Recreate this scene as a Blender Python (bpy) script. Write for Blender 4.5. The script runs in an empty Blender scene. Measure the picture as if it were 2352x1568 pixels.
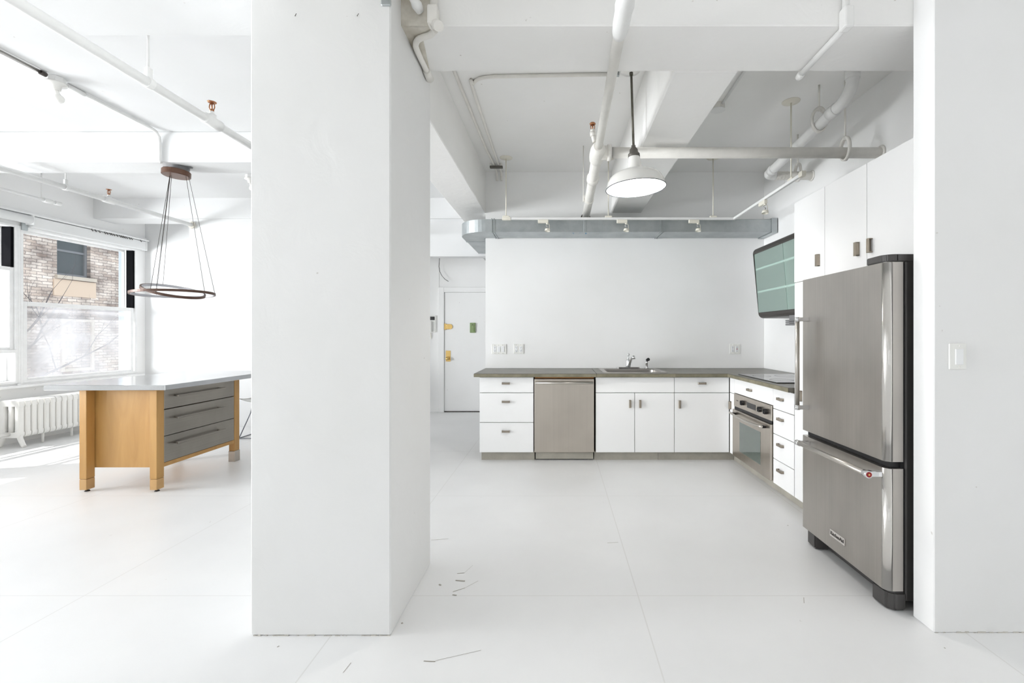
import bpy, bmesh, math, random
from mathutils import Vector, Matrix, Euler
R = math.radians
random.seed(7)
S = bpy.context.scene
C = S.collection
F, H, VX, VY = 1045.0, 1.27, 1281.0, 767.0     # focal length in pixels, eye height, vanishing point

# ------------------------------------------------------------------ materials
def new_mat(name):
    m = bpy.data.materials.new(name); m.use_nodes = True
    nt = m.node_tree; b = nt.nodes['Principled BSDF']
    return m, nt, b

def N(nt, t, **kw):
    n = nt.nodes.new(t)
    for k, v in kw.items():
        if k.startswith('i_'): n.inputs[k[2:].replace('_', ' ')].default_value = v
        else: setattr(n, k, v)
    return n

def coords(nt, scale=(1, 1, 1)):
    tc = N(nt, 'ShaderNodeNewGeometry')
    mp = N(nt, 'ShaderNodeMapping'); mp.inputs['Scale'].default_value = scale
    nt.links.new(tc.outputs['Position'], mp.inputs['Vector'])
    return mp.outputs['Vector']

def mat(name, col, rough=.5, metal=0., bump=0., bscale=30., var=0., vscale=3., stretch=(1, 1, 1), col2=None, spec=.5, coat=0., dist=.01):
    m, nt, b = new_mat(name)
    b.inputs['Base Color'].default_value = (*col, 1)
    b.inputs['Roughness'].default_value = rough
    b.inputs['Metallic'].default_value = metal
    b.inputs['Specular IOR Level'].default_value = spec
    b.inputs['Coat Weight'].default_value = coat
    if var or col2:
        v = coords(nt, stretch)
        n = N(nt, 'ShaderNodeTexNoise'); n.inputs['Scale'].default_value = vscale; n.inputs['Detail'].default_value = 6
        n.inputs['Roughness'].default_value = .6
        nt.links.new(v, n.inputs['Vector'])
        r = N(nt, 'ShaderNodeValToRGB')
        c2 = col2 or tuple(max(0, c * (1 - var)) for c in col)
        r.color_ramp.elements[0].position = .3; r.color_ramp.elements[0].color = (*c2, 1)
        r.color_ramp.elements[1].position = .65; r.color_ramp.elements[1].color = (*col, 1)
        nt.links.new(n.outputs['Fac'], r.inputs['Fac']); nt.links.new(r.outputs['Color'], b.inputs['Base Color'])
    if bump:
        v = coords(nt, stretch)
        n = N(nt, 'ShaderNodeTexNoise'); n.inputs['Scale'].default_value = bscale; n.inputs['Detail'].default_value = 5
        nt.links.new(v, n.inputs['Vector'])
        bp = N(nt, 'ShaderNodeBump'); bp.inputs['Strength'].default_value = bump; bp.inputs['Distance'].default_value = dist
        nt.links.new(n.outputs['Fac'], bp.inputs['Height']); nt.links.new(bp.outputs['Normal'], b.inputs['Normal'])
    return m

def plaster(name, col, bump=.25, marks=True):
    """painted plaster: broad trowel relief, fine grain and a few small chips"""
    m, nt, b = new_mat(name); b.inputs['Roughness'].default_value = .55
    b.inputs['Specular IOR Level'].default_value = .3
    v = coords(nt)
    n1 = N(nt, 'ShaderNodeTexNoise'); n1.inputs['Scale'].default_value = 7; n1.inputs['Detail'].default_value = 8; n1.inputs['Distortion'].default_value = .8
    n2 = N(nt, 'ShaderNodeTexNoise'); n2.inputs['Scale'].default_value = 1.3; n2.inputs['Detail'].default_value = 4
    for n in (n1, n2): nt.links.new(v, n.inputs['Vector'])
    r = N(nt, 'ShaderNodeValToRGB')
    r.color_ramp.elements[0].position = .25; r.color_ramp.elements[0].color = (col[0] * .95, col[1] * .95, col[2] * .94, 1)
    r.color_ramp.elements[1].position = .7; r.color_ramp.elements[1].color = (*col, 1)
    nt.links.new(n2.outputs['Fac'], r.inputs['Fac'])
    out = r.outputs['Color']
    if marks:
        n3 = N(nt, 'ShaderNodeTexNoise'); n3.inputs['Scale'].default_value = 24; n3.inputs['Detail'].default_value = 2
        nt.links.new(v, n3.inputs['Vector'])
        r3 = N(nt, 'ShaderNodeValToRGB')
        r3.color_ramp.elements[0].position = .765; r3.color_ramp.elements[0].color = (0, 0, 0, 1)
        r3.color_ramp.elements[1].position = .80; r3.color_ramp.elements[1].color = (.5, .5, .5, 1)
        nt.links.new(n3.outputs['Fac'], r3.inputs['Fac'])
        mx = N(nt, 'ShaderNodeMix', data_type='RGBA'); mx.inputs['B'].default_value = (.42, .39, .34, 1)
        nt.links.new(r3.outputs['Color'], mx.inputs['Factor']); nt.links.new(out, mx.inputs['A'])
        out = mx.outputs['Result']
    nt.links.new(out, b.inputs['Base Color'])
    bp = N(nt, 'ShaderNodeBump'); bp.inputs['Strength'].default_value = bump; bp.inputs['Distance'].default_value = .012
    nt.links.new(n1.outputs['Fac'], bp.inputs['Height']); nt.links.new(bp.outputs['Normal'], b.inputs['Normal'])
    return m

def floor_mat():
    """white painted sheet floor with butt joints about 1.35 m apart"""
    m, nt, b = new_mat('floor_paint')
    v = coords(nt)
    sx = N(nt, 'ShaderNodeSeparateXYZ'); nt.links.new(v, sx.inputs[0])
    def line(src, off, step, half):
        a = N(nt, 'ShaderNodeMath', operation='SUBTRACT'); a.inputs[1].default_value = off; nt.links.new(src, a.inputs[0])
        w = N(nt, 'ShaderNodeMath', operation='WRAP'); w.inputs[1].default_value = -step / 2; w.inputs[2].default_value = step / 2
        nt.links.new(a.outputs[0], w.inputs[0])
        ab = N(nt, 'ShaderNodeMath', operation='ABSOLUTE'); nt.links.new(w.outputs[0], ab.inputs[0])
        lt = N(nt, 'ShaderNodeMath', operation='LESS_THAN'); lt.inputs[1].default_value = half; nt.links.new(ab.outputs[0], lt.inputs[0])
        return lt.outputs[0]
    l1 = line(sx.outputs['X'], .39, 1.345, .0028)
    l2 = line(sx.outputs['Y'], 2.21, 1.36, .0024)
    mxx = N(nt, 'ShaderNodeMath', operation='MAXIMUM'); nt.links.new(l1, mxx.inputs[0]); nt.links.new(l2, mxx.inputs[1])
    n2 = N(nt, 'ShaderNodeTexNoise'); n2.inputs['Scale'].default_value = 1.1; n2.inputs['Detail'].default_value = 6; nt.links.new(v, n2.inputs['Vector'])
    r = N(nt, 'ShaderNodeValToRGB')
    r.color_ramp.elements[0].position = .3; r.color_ramp.elements[0].color = (.78, .78, .78, 1)
    r.color_ramp.elements[1].position = .68; r.color_ramp.elements[1].color = (.85, .85, .85, 1)
    nt.links.new(n2.outputs['Fac'], r.inputs['Fac'])
    mx = N(nt, 'ShaderNodeMix', data_type='RGBA'); mx.inputs['B'].default_value = (.64, .63, .61, 1)
    h = N(nt, 'ShaderNodeMath', operation='MULTIPLY'); h.inputs[1].default_value = .5; nt.links.new(mxx.outputs[0], h.inputs[0])
    nt.links.new(h.outputs[0], mx.inputs['Factor']); nt.links.new(r.outputs['Color'], mx.inputs['A'])
    # specks
    n3 = N(nt, 'ShaderNodeTexNoise'); n3.inputs['Scale'].default_value = 19; n3.inputs['Detail'].default_value = 3; nt.links.new(v, n3.inputs['Vector'])
    r3 = N(nt, 'ShaderNodeValToRGB')
    r3.color_ramp.elements[0].position = .755; r3.color_ramp.elements[0].color = (0, 0, 0, 1)
    r3.color_ramp.elements[1].position = .80; r3.color_ramp.elements[1].color = (.45, .45, .45, 1)
    nt.links.new(n3.outputs['Fac'], r3.inputs['Fac'])
    mx2 = N(nt, 'ShaderNodeMix', data_type='RGBA'); mx2.inputs['B'].default_value = (.42, .40, .36, 1)
    nt.links.new(r3.outputs['Color'], mx2.inputs['Factor']); nt.links.new(mx.outputs['Result'], mx2.inputs['A'])
    nt.links.new(mx2.outputs['Result'], b.inputs['Base Color'])
    rr = N(nt, 'ShaderNodeMapRange'); rr.inputs['To Min'].default_value = .28; rr.inputs['To Max'].default_value = .48
    nt.links.new(n2.outputs['Fac'], rr.inputs['Value']); nt.links.new(rr.outputs['Result'], b.inputs['Roughness'])
    n1 = N(nt, 'ShaderNodeTexNoise'); n1.inputs['Scale'].default_value = 5; n1.inputs['Detail'].default_value = 7; nt.links.new(v, n1.inputs['Vector'])
    sb = N(nt, 'ShaderNodeMath', operation='SUBTRACT'); nt.links.new(n1.outputs['Fac'], sb.inputs[0]); nt.links.new(mxx.outputs[0], sb.inputs[1])
    bp = N(nt, 'ShaderNodeBump'); bp.inputs['Strength'].default_value = .18; bp.inputs['Distance'].default_value = .01
    nt.links.new(sb.outputs[0], bp.inputs['Height']); nt.links.new(bp.outputs['Normal'], b.inputs['Normal'])
    return m

def brick_mat():
    m, nt, b = new_mat('brick'); b.inputs['Roughness'].default_value = .9
    g = N(nt, 'ShaderNodeNewGeometry'); sp = N(nt, 'ShaderNodeSeparateXYZ'); cb = N(nt, 'ShaderNodeCombineXYZ')
    nt.links.new(g.outputs['Position'], sp.inputs[0])
    nt.links.new(sp.outputs['Y'], cb.inputs['X']); nt.links.new(sp.outputs['Z'], cb.inputs['Y'])
    nz = N(nt, 'ShaderNodeTexNoise'); nz.inputs['Scale'].default_value = 9; nt.links.new(cb.outputs[0], nz.inputs['Vector'])
    wob = N(nt, 'ShaderNodeMix', data_type='VECTOR'); wob.inputs['Factor'].default_value = .06
    nt.links.new(cb.outputs[0], wob.inputs['A']); nt.links.new(nz.outputs['Color'], wob.inputs['B'])
    bk = N(nt, 'ShaderNodeTexBrick'); bk.inputs['Scale'].default_value = 1
    bk.inputs['Brick Width'].default_value = .24; bk.inputs['Row Height'].default_value = .078; bk.inputs['Mortar Size'].default_value = .008
    bk.inputs['Color1'].default_value = (.50, .40, .33, 1); bk.inputs['Color2'].default_value = (.74, .66, .58, 1); bk.inputs['Mortar'].default_value = (.30, .25, .22, 1)
    nt.links.new(wob.outputs['Result'], bk.inputs['Vector'])
    n = N(nt, 'ShaderNodeTexNoise'); n.inputs['Scale'].default_value = 1.6; n.inputs['Detail'].default_value = 6; nt.links.new(cb.outputs[0], n.inputs['Vector'])
    r = N(nt, 'ShaderNodeValToRGB'); r.color_ramp.elements[0].position = .36; r.color_ramp.elements[0].color = (.42, .38, .37, 1)  # broad blotches paint dappled reflected light into the brick colour
    r.color_ramp.elements[1].position = .62; r.color_ramp.elements[1].color = (1.15, 1.12, 1.1, 1)
    nt.links.new(n.outputs['Fac'], r.inputs['Fac'])
    mx = N(nt, 'ShaderNodeMix', data_type='RGBA', blend_type='MULTIPLY'); mx.inputs['Factor'].default_value = 1
    nt.links.new(bk.outputs['Color'], mx.inputs['A']); nt.links.new(r.outputs['Color'], mx.inputs['B'])
    nt.links.new(mx.outputs['Result'], b.inputs['Base Color'])
    bp = N(nt, 'ShaderNodeBump'); bp.inputs['Strength'].default_value = .6; bp.inputs['Distance'].default_value = .02; bp.invert = True
    nt.links.new(bk.outputs['Fac'], bp.inputs['Height']); nt.links.new(bp.outputs['Normal'], b.inputs['Normal'])
    return m

def glass_mat(name, dirt=0., tint=(1, 1, 1)):
    m = bpy.data.materials.new(name); m.use_nodes = True; nt = m.node_tree; nt.nodes.clear()
    o = N(nt, 'ShaderNodeOutputMaterial')
    t = N(nt, 'ShaderNodeBsdfTransparent'); t.inputs[0].default_value = (*tint, 1)
    g = N(nt, 'ShaderNodeBsdfGlossy'); g.inputs['Roughness'].default_value = .02
    lw = N(nt, 'ShaderNodeLayerWeight'); pw = N(nt, 'ShaderNodeMath', operation='POWER'); pw.inputs[1].default_value = 5
    nt.links.new(lw.outputs['Facing'], pw.inputs[0])
    f = N(nt, 'ShaderNodeMath', operation='MULTIPLY_ADD'); f.inputs[1].default_value = .9; f.inputs[2].default_value = .025
    nt.links.new(pw.outputs[0], f.inputs[0])
    mx = N(nt, 'ShaderNodeMixShader')
    nt.links.new(f.outputs[0], mx.inputs[0]); nt.links.new(t.outputs[0], mx.inputs[1]); nt.links.new(g.outputs[0], mx.inputs[2])
    last = mx.outputs[0]
    if dirt:
        tr = N(nt, 'ShaderNodeBsdfTranslucent'); tr.inputs[0].default_value = (.50, .51, .535, 1)
        df = N(nt, 'ShaderNodeBsdfDiffuse'); df.inputs[0].default_value = (.72, .74, .77, 1)
        ad = N(nt, 'ShaderNodeMixShader'); ad.inputs[0].default_value = .35
        nt.links.new(tr.outputs[0], ad.inputs[1]); nt.links.new(df.outputs[0], ad.inputs[2])
        v = coords(nt, (1, 1.2, 1.2))
        n = N(nt, 'ShaderNodeTexNoise'); n.inputs['Scale'].default_value = 1.3; n.inputs['Detail'].default_value = 5; n.inputs['Distortion'].default_value = .6
        nt.links.new(v, n.inputs['Vector'])
        r = N(nt, 'ShaderNodeMapRange'); r.inputs['From Min'].default_value = .35; r.inputs['From Max'].default_value = .62
        r.inputs['To Min'].default_value = dirt * .25; r.inputs['To Max'].default_value = dirt
        nt.links.new(n.outputs['Fac'], r.inputs['Value'])
        m2 = N(nt, 'ShaderNodeMixShader'); nt.links.new(r.outputs['Result'], m2.inputs[0])
        nt.links.new(last, m2.inputs[1]); nt.links.new(ad.outputs[0], m2.inputs[2]); last = m2.outputs[0]
    nt.links.new(last, o.inputs[0])
    return m

def frosted_mat():
    m = bpy.data.materials.new('frosted_glass'); m.use_nodes = True; nt = m.node_tree; nt.nodes.clear()
    o = N(nt, 'ShaderNodeOutputMaterial')
    d = N(nt, 'ShaderNodeBsdfDiffuse'); d.inputs[0].default_value = (.56, .70, .64, 1)
    t = N(nt, 'ShaderNodeBsdfTransparent'); t.inputs[0].default_value = (.75, .9, .84, 1)
    g = N(nt, 'ShaderNodeBsdfGlossy'); g.inputs['Roughness'].default_value = .28
    a = N(nt, 'ShaderNodeMixShader'); a.inputs[0].default_value = .6
    nt.links.new(d.outputs[0], a.inputs[1]); nt.links.new(t.outputs[0], a.inputs[2])
    f = N(nt, 'ShaderNodeFresnel'); f.inputs['IOR'].default_value = 1.4
    b = N(nt, 'ShaderNodeMixShader'); nt.links.new(f.outputs[0], b.inputs[0]); nt.links.new(a.outputs[0], b.inputs[1]); nt.links.new(g.outputs[0], b.inputs[2])
    nt.links.new(b.outputs[0], o.inputs[0])
    return m

def wood_mat():
    m, nt, b = new_mat('maple'); b.inputs['Roughness'].default_value = .38
    v = coords(nt, (6, 6, 1.0))
    n = N(nt, 'ShaderNodeTexNoise'); n.inputs['Scale'].default_value = 2.2; n.inputs['Detail'].default_value = 7; n.inputs['Distortion'].default_value = 1.2
    nt.links.new(v, n.inputs['Vector'])
    r = N(nt, 'ShaderNodeValToRGB')
    r.color_ramp.elements[0].position = .25; r.color_ramp.elements[0].color = (.42, .225, .065, 1)
    r.color_ramp.elements[1].position = .75; r.color_ramp.elements[1].color = (.51, .29, .095, 1)
    nt.links.new(n.outputs['Fac'], r.inputs['Fac']); nt.links.new(r.outputs['Color'], b.inputs['Base Color'])
    return m

def steel_mat(name, col, rough, axis, smudge=.12):
    """brushed steel: fine streaks along one axis, broad smudges in the gloss"""
    m, nt, b = new_mat(name); b.inputs['Metallic'].default_value = 1
    b.inputs['Base Color'].default_value = (*col, 1)
    sc = {'x': (.8, 90, 90), 'y': (90, .8, 90), 'z': (90, 90, .8)}[axis]
    v = coords(nt, sc); n = N(nt, 'ShaderNodeTexNoise'); n.inputs['Scale'].default_value = 1; n.inputs['Detail'].default_value = 3
    nt.links.new(v, n.inputs['Vector'])
    v2 = coords(nt, (1, 2.5, 1.2)); n2 = N(nt, 'ShaderNodeTexNoise'); n2.inputs['Scale'].default_value = 1.8; n2.inputs['Detail'].default_value = 3
    nt.links.new(v2, n2.inputs['Vector'])
    ad = N(nt, 'ShaderNodeMath', operation='MULTIPLY_ADD'); ad.inputs[1].default_value = .35
    nt.links.new(n.outputs['Fac'], ad.inputs[0]); nt.links.new(n2.outputs['Fac'], ad.inputs[2])
    r = N(nt, 'ShaderNodeValToRGB')
    r.color_ramp.elements[0].position = .45; r.color_ramp.elements[0].color = (*[c * .86 for c in col], 1)
    r.color_ramp.elements[1].position = .9; r.color_ramp.elements[1].color = (*[c * 1.06 for c in col], 1)
    nt.links.new(ad.outputs[0], r.inputs['Fac']); nt.links.new(r.outputs['Color'], b.inputs['Base Color'])
    mr = N(nt, 'ShaderNodeMapRange'); mr.inputs['To Min'].default_value = rough - smudge * .6; mr.inputs['To Max'].default_value = rough + smudge * .6
    nt.links.new(n2.outputs['Fac'], mr.inputs['Value']); nt.links.new(mr.outputs['Result'], b.inputs['Roughness'])
    b.inputs['Anisotropic'].default_value = .35
    return m

M = dict(
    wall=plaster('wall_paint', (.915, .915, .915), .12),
    loft=plaster('dimmed_loft_white', (.76, .765, .77), .10),  # white paint darkened: shade put in against the strong window light
    loftbeam=plaster('dimmed_loft_beam_white', (.76, .765, .77), .2),  # same darkened white for the overlit loft beams
    stub=plaster('dimmed_wall_end_white', (.84, .84, .84), .12),  # wall paint copied darker, shade put in where this end is overlit
    smooth=plaster('kitchen_wall_paint', (.915, .915, .915), .05, False),
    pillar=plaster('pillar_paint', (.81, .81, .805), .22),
    beam=plaster('beam_paint', (.915, .91, .90), .38),
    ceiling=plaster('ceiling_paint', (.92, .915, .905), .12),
    oldpaint=mat('stained_paint', (.70, .67, .60), .7, bump=.5, bscale=22, col2=(.40, .36, .29), vscale=7),
    pipe=mat('pipe_paint', (.84, .82, .775), .45, bump=.25, bscale=22, var=.10, vscale=8),
    pipew=mat('white_pipe_paint', (.84, .84, .83), .45, bump=.2, bscale=22, var=.05, vscale=8),
    cream=mat('cream_enamel', (.80, .77, .68), .4),
    floor=floor_mat(),
    frame=mat('window_paint', (.91, .915, .915), .4, var=.08, vscale=9),
    black=mat('black_plastic', (.012, .012, .013), .45),
    jamb=mat('dark_jamb', (.005, .005, .006), .95, spec=.05),
    outjamb=mat('blue_grey_jamb', (.20, .235, .265), .5),
    glass=glass_mat('window_glass'),
    dirty=glass_mat('hazy_window_glass', .48),
    brick=brick_mat(),
    cab=mat('white_laminate', (.89, .89, .89), .42),
    gap=mat('carcass_gap_shade', (.20, .185, .16), .8),  # white carcass coloured dark to put in the shade of the door gaps
    kick=mat('toe_kick', (.46, .435, .375), .6, var=.25, vscale=5),
    concrete=mat('concrete_worktop', (.155, .145, .115), .33, bump=.1, bscale=60, col2=(.09, .084, .067), vscale=7),
    concedge=mat('concrete_edge', (.235, .215, .15), .6, bump=.15, bscale=60, col2=(.13, .118, .078), vscale=9),
    nickel=mat('brushed_nickel', (.37, .325, .27), .42, 1.),
    steel=steel_mat('brushed_steel', (.46, .435, .405), .31, 'z'),
    steelh=steel_mat('brushed_steel_oven', (.53, .485, .43), .29, 'z', .03),
    steeld=steel_mat('steel_drawer', (.34, .315, .28), .36, 'y'),
    steeltop=steel_mat('steel_top', (.56, .57, .58), .15, 'y', .05),
    steelbr=mat('satin_steel_trim', (.72, .70, .67), .22, 1.),
    satin=mat('satin_handle', (.56, .53, .49), .34, 1.),
    sinksteel=mat('sink_steel', (.40, .38, .36), .3, 1.),
    chrome=mat('chrome', (.75, .75, .76), .07, 1.),
    galv=mat('galvanised_sheet', (.50, .53, .535), .42, .85, col2=(.38, .41, .42), vscale=6, bump=.06, bscale=12),
    dark=mat('dark_grey_enamel', (.055, .052, .05), .4),
    maple=wood_mat(),
    maple2=mat('maple_foot', (.53, .32, .13), .4, var=.1, vscale=6),
    brass=mat('brass', (.72, .50, .19), .3, 1.),
    bronze=mat('bronze_ring', (.10, .055, .038), .45, .3),
    bronzecap=mat('bronze_canopy', (.12, .06, .038), .4, .4),
    ringin=mat('ring_diffuser', (.52, .52, .55), .5),
    copper=mat('copper', (.42, .20, .10), .4, .9),
    enamel=mat('white_enamel', (.87, .86, .83), .18, coat=.3),
    enamelin=mat('white_enamel_inside', (.92, .92, .91), .15, coat=.3),
    rim=mat('dark_rim', (.05, .06, .07), .4),
    rodgreen=mat('old_bronze_rod', (.10, .095, .075), .45, .4, col2=(.16, .15, .12), vscale=30),
    socketgrey=mat('socket_cap', (.14, .13, .115), .5, .4),
    plate=mat('white_plate', (.84, .84, .81), .3),
    platew=mat('white_rocker', (.86, .87, .88), .25),
    slot=mat('slot_dark', (.06, .05, .045), .5),
    red=mat('red_enamel', (.30, .008, .012), .3),
    green=mat('green_plastic', (.27, .36, .17), .5, var=.15, vscale=30),
    bronzeal=mat('bronze_aluminium', (.085, .078, .072), .4, .6),
    frosted=frosted_mat(),
    ovenglass=mat('oven_glass', (.10, .125, .11), .06, coat=.6),
    cooktop=mat('black_glass', (.012, .013, .014), .06),
    radiator=mat('radiator_paint', (.85, .845, .82), .4, bump=.2, bscale=25),
    bulb=mat('opal_bulb', (.90, .89, .86), .15),
    chairshell=mat('white_shell', (.86, .86, .84), .4),
    chairwire=mat('grey_wire', (.16, .17, .19), .4, .5),
    stone=mat('limestone', (.55, .47, .38), .85, var=.1, vscale=4),
    panel=mat('tan_panel', (.66, .50, .37), .7),
    sashgrey=mat('grey_sash', (.17, .17, .175), .5),
    darkglass=mat('far_pane', (.07, .08, .082), .3, spec=.2),
    bark=mat('bark', (.10, .085, .085), .9),
    ground=mat('yard_ground', (.42, .40, .37), .95, var=.2, vscale=2),
    scuff=mat('scuff', (.36, .335, .295), .7),
    grime=mat('grime', (.58, .555, .51), .8),
    ink=mat('blue_ink', (.10, .25, .42), .6),
    shade=mat('roller_shade', (.80, .81, .81), .6),
    orange=mat('raw_wood_edge', (.38, .17, .05), .7),
)

# ------------------------------------------------------------------ mesh builder
def P(px, py, Y):
    """place seen at pixel (px, py) of the photo, Y metres ahead of the camera"""
    return Vector(((px - VX) * Y / F, Y, H - (py - VY) * Y / F))

class MB:
    def __init__(s): s.bm = bmesh.new()
    def _merge(s, b2, smooth=False):
        me = bpy.data.meshes.new('t'); b2.to_mesh(me); b2.free()
        if smooth:
            for p in me.polygons: p.use_smooth = True
        s.bm.from_mesh(me); bpy.data.meshes.remove(me); return s
    def box(s, x0, x1, y0, y1, z0, z1, bev=0., seg=1, rot=None, piv=None):
        b = bmesh.new(); bmesh.ops.create_cube(b, size=1)
        for v in b.verts:
            v.co = Vector(((x0 + x1) / 2 + v.co.x * abs(x1 - x0), (y0 + y1) / 2 + v.co.y * abs(y1 - y0), (z0 + z1) / 2 + v.co.z * abs(z1 - z0)))
        if bev:
            bmesh.ops.bevel(b, geom=list(b.edges), offset=bev, segments=seg, affect='EDGES', profile=.5)
        if rot is not None:
            p = Vector(piv) if piv is not None else Vector(((x0 + x1) / 2, (y0 + y1) / 2, (z0 + z1) / 2))
            for v in b.verts: v.co = p + rot @ (v.co - p)
        return s._merge(b)
    def cyl(s, p0, p1, r0, r1=None, seg=20, caps=True):
        r1 = r0 if r1 is None else r1
        p0, p1 = Vector(p0), Vector(p1); d = p1 - p0
        b = bmesh.new()
        bmesh.ops.create_cone(b, cap_ends=caps, segments=seg, radius1=r0, radius2=r1, depth=d.length)
        q = d.to_track_quat('Z', 'Y')
        for v in b.verts: v.co = (p0 + p1) / 2 + q @ v.co
        me = bpy.data.meshes.new('t'); b.to_mesh(me); b.free()
        for p in me.polygons: p.use_smooth = len(p.vertices) == 4
        s.bm.from_mesh(me); bpy.data.meshes.remove(me); return s
    def tube(s, pts, r, seg=14, closed=False):
        pts = [Vector(p) for p in pts]; n = len(pts)
        rr = r if isinstance(r, (list, tuple)) else [r] * n
        b = bmesh.new(); rings = []; up = None
        for i in range(n):
            if closed: t = pts[(i + 1) % n] - pts[(i - 1) % n]
            else: t = pts[min(i + 1, n - 1)] - pts[max(i - 1, 0)]
            t.normalize()
            if up is None:
                up = Vector((0, 0, 1)) if abs(t.z) < .9 else Vector((1, 0, 0))
            u = up - t * up.dot(t); u.normalize(); w = t.cross(u); up = u
            rings.append([b.verts.new(pts[i] + (u * math.cos(2 * math.pi * k / seg) + w * math.sin(2 * math.pi * k / seg)) * rr[i]) for k in range(seg)])
        for i in range(n if closed else n - 1):
            A, B = rings[i], rings[(i + 1) % n]
            for k in range(seg):
                b.faces.new((A[k], A[(k + 1) % seg], B[(k + 1) % seg], B[k])).smooth = True
        if not closed:
            b.faces.new(list(reversed(rings[0]))); b.faces.new(rings[-1])
        me = bpy.data.meshes.new('t'); b.to_mesh(me); b.free(); s.bm.from_mesh(me); bpy.data.meshes.remove(me); return s
    def lathe(s, prof, origin, axis=(0, 0, 1), seg=36, smooth=True, closed=False):
        """prof: (radius, height) pairs"""
        q = Vector(axis).to_track_quat('Z', 'Y'); o = Vector(origin)
        b = bmesh.new(); rings = []
        for r, h in prof:
            if r < 1e-6: rings.append([b.verts.new(o + q @ Vector((0, 0, h)))])
            else: rings.append([b.verts.new(o + q @ Vector((r * math.cos(2 * math.pi * k / seg), r * math.sin(2 * math.pi * k / seg), h))) for k in range(seg)])
        for A, B in zip(rings, rings[1:]):
            for k in range(seg):
                k2 = (k + 1) % seg
                if len(A) == 1 and len(B) == 1: continue
                if len(A) == 1: f = (A[0], B[k2], B[k])
                elif len(B) == 1: f = (A[k], A[k2], B[0])
                else: f = (A[k], A[k2], B[k2], B[k])
                b.faces.new(f).smooth = smooth
        bmesh.ops.recalc_face_normals(b, faces=b.faces)
        me = bpy.data.meshes.new('t'); b.to_mesh(me); b.free(); s.bm.from_mesh(me); bpy.data.meshes.remove(me); return s
    def prism(s, poly, axis, a0, a1, smooth=False, bev=0.):
        """poly in the two other axes, extruded from a0 to a1 along 'x', 'y' or 'z'"""
        b = bmesh.new()
        def pt(u, v, a):
            return {'x': (a, u, v), 'y': (u, a, v), 'z': (u, v, a)}[axis]
        A = [b.verts.new(pt(u, v, a0)) for u, v in poly]; B = [b.verts.new(pt(u, v, a1)) for u, v in poly]
        n = len(poly)
        for k in range(n):
            f = b.faces.new((A[k], A[(k + 1) % n], B[(k + 1) % n], B[k])); f.smooth = smooth
        b.faces.new(list(reversed(A))); b.faces.new(B)
        bmesh.ops.recalc_face_normals(b, faces=b.faces)
        if bev: bmesh.ops.bevel(b, geom=list(b.edges), offset=bev, segments=2, affect='EDGES')
        me = bpy.data.meshes.new('t'); b.to_mesh(me); b.free(); s.bm.from_mesh(me); bpy.data.meshes.remove(me); return s
    def sphere(s, c, r, sc=(1, 1, 1), seg=20):
        b = bmesh.new(); bmesh.ops.create_uvsphere(b, u_segments=seg, v_segments=seg // 2 + 2, radius=r)
        for v in b.verts: v.co = Vector(c) + Vector((v.co.x * sc[0], v.co.y * sc[1], v.co.z * sc[2]))
        return s._merge(b, True)
    def poly(s, pts):
        s.bm.faces.new([s.bm.verts.new(p) for p in pts]); return s
    def move(s, M4):
        for v in s.bm.verts: v.co = M4 @ v.co
        return s

def smooth(pts, n=5):
    """Catmull-Rom points through pts"""
    p = [Vector(q) for q in pts]; p = [2 * p[0] - p[1]] + p + [2 * p[-1] - p[-2]]; out = []
    for a, b, c, d in zip(p, p[1:], p[2:], p[3:]):
        for k in range(n):
            t = k / n
            out.append(.5 * ((2 * b) + (c - a) * t + (2 * a - 5 * b + 4 * c - d) * t * t + (3 * b - a - 3 * c + d) * t ** 3))
    return out + [p[-2]]

def rot_root(o):
    while o.parent: o = o.parent
    return o

def obj(name, mb, m, parent=None, mats=None):
    me = bpy.data.meshes.new(name); mb.bm.to_mesh(me); mb.bm.free()
    o = bpy.data.objects.new(name, me); C.objects.link(o)
    me.materials.append(M[m] if isinstance(m, str) else m)
    if parent is not None:
        off = rot_root(parent).location.copy()
        me.transform(Matrix.Translation(-off)); o.parent = parent
    return o

def tag(o, label, cat, group=None, kind=None):
    o['label'] = label; o['category'] = cat
    if group: o['group'] = group
    if kind: o['kind'] = kind
    return o

def thing(name, label, cat, loc=(0, 0, 0), group=None, kind=None):
    o = bpy.data.objects.new(name, None); C.objects.link(o); o.empty_display_size = .1
    o.location = loc
    return tag(o, label, cat, group, kind)

def struct(name, mb, m, label=None, parent=None):
    o = obj(name, mb, m, parent)
    o['kind'] = 'structure'
    o['label'] = label or name.replace('_', ' '); o['category'] = name.split('_')[0]
    return o

def dup(root, loc=None, label=None, rotz=None):
    r = root.copy(); C.objects.link(r)
    if loc is not None: r.location = loc
    if label: r['label'] = label
    if rotz is not None: r.rotation_euler = (0, 0, rotz)
    def rec(src, dst):
        for ch in list(src.children):
            c = ch.copy(); C.objects.link(c); c.parent = dst; rec(ch, c)
    rec(root, r)
    return r

def arc(c, r, a0, a1, n=8):
    return [(c[0] + r * math.cos(a0 + (a1 - a0) * k / n), c[1] + r * math.sin(a0 + (a1 - a0) * k / n)) for k in range(n + 1)]

# ------------------------------------------------------------------ the setting
CZ = 3.13           # ceiling
XW = -6.35          # window wall
struct('floor', MB().box(-6.6, 4.0, -6.2, 7.7, -.12, 0), 'floor', 'white painted floor of butted sheets with thin joints')
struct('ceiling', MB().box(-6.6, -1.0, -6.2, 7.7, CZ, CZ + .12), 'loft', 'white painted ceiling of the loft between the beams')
struct('ceiling_kitchen', MB().box(-1.0, 4.0, -6.2, 7.7, CZ, CZ + .12), 'ceiling', 'white painted ceiling over the kitchen')

SILL, HEAD = .69, 2.55
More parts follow.
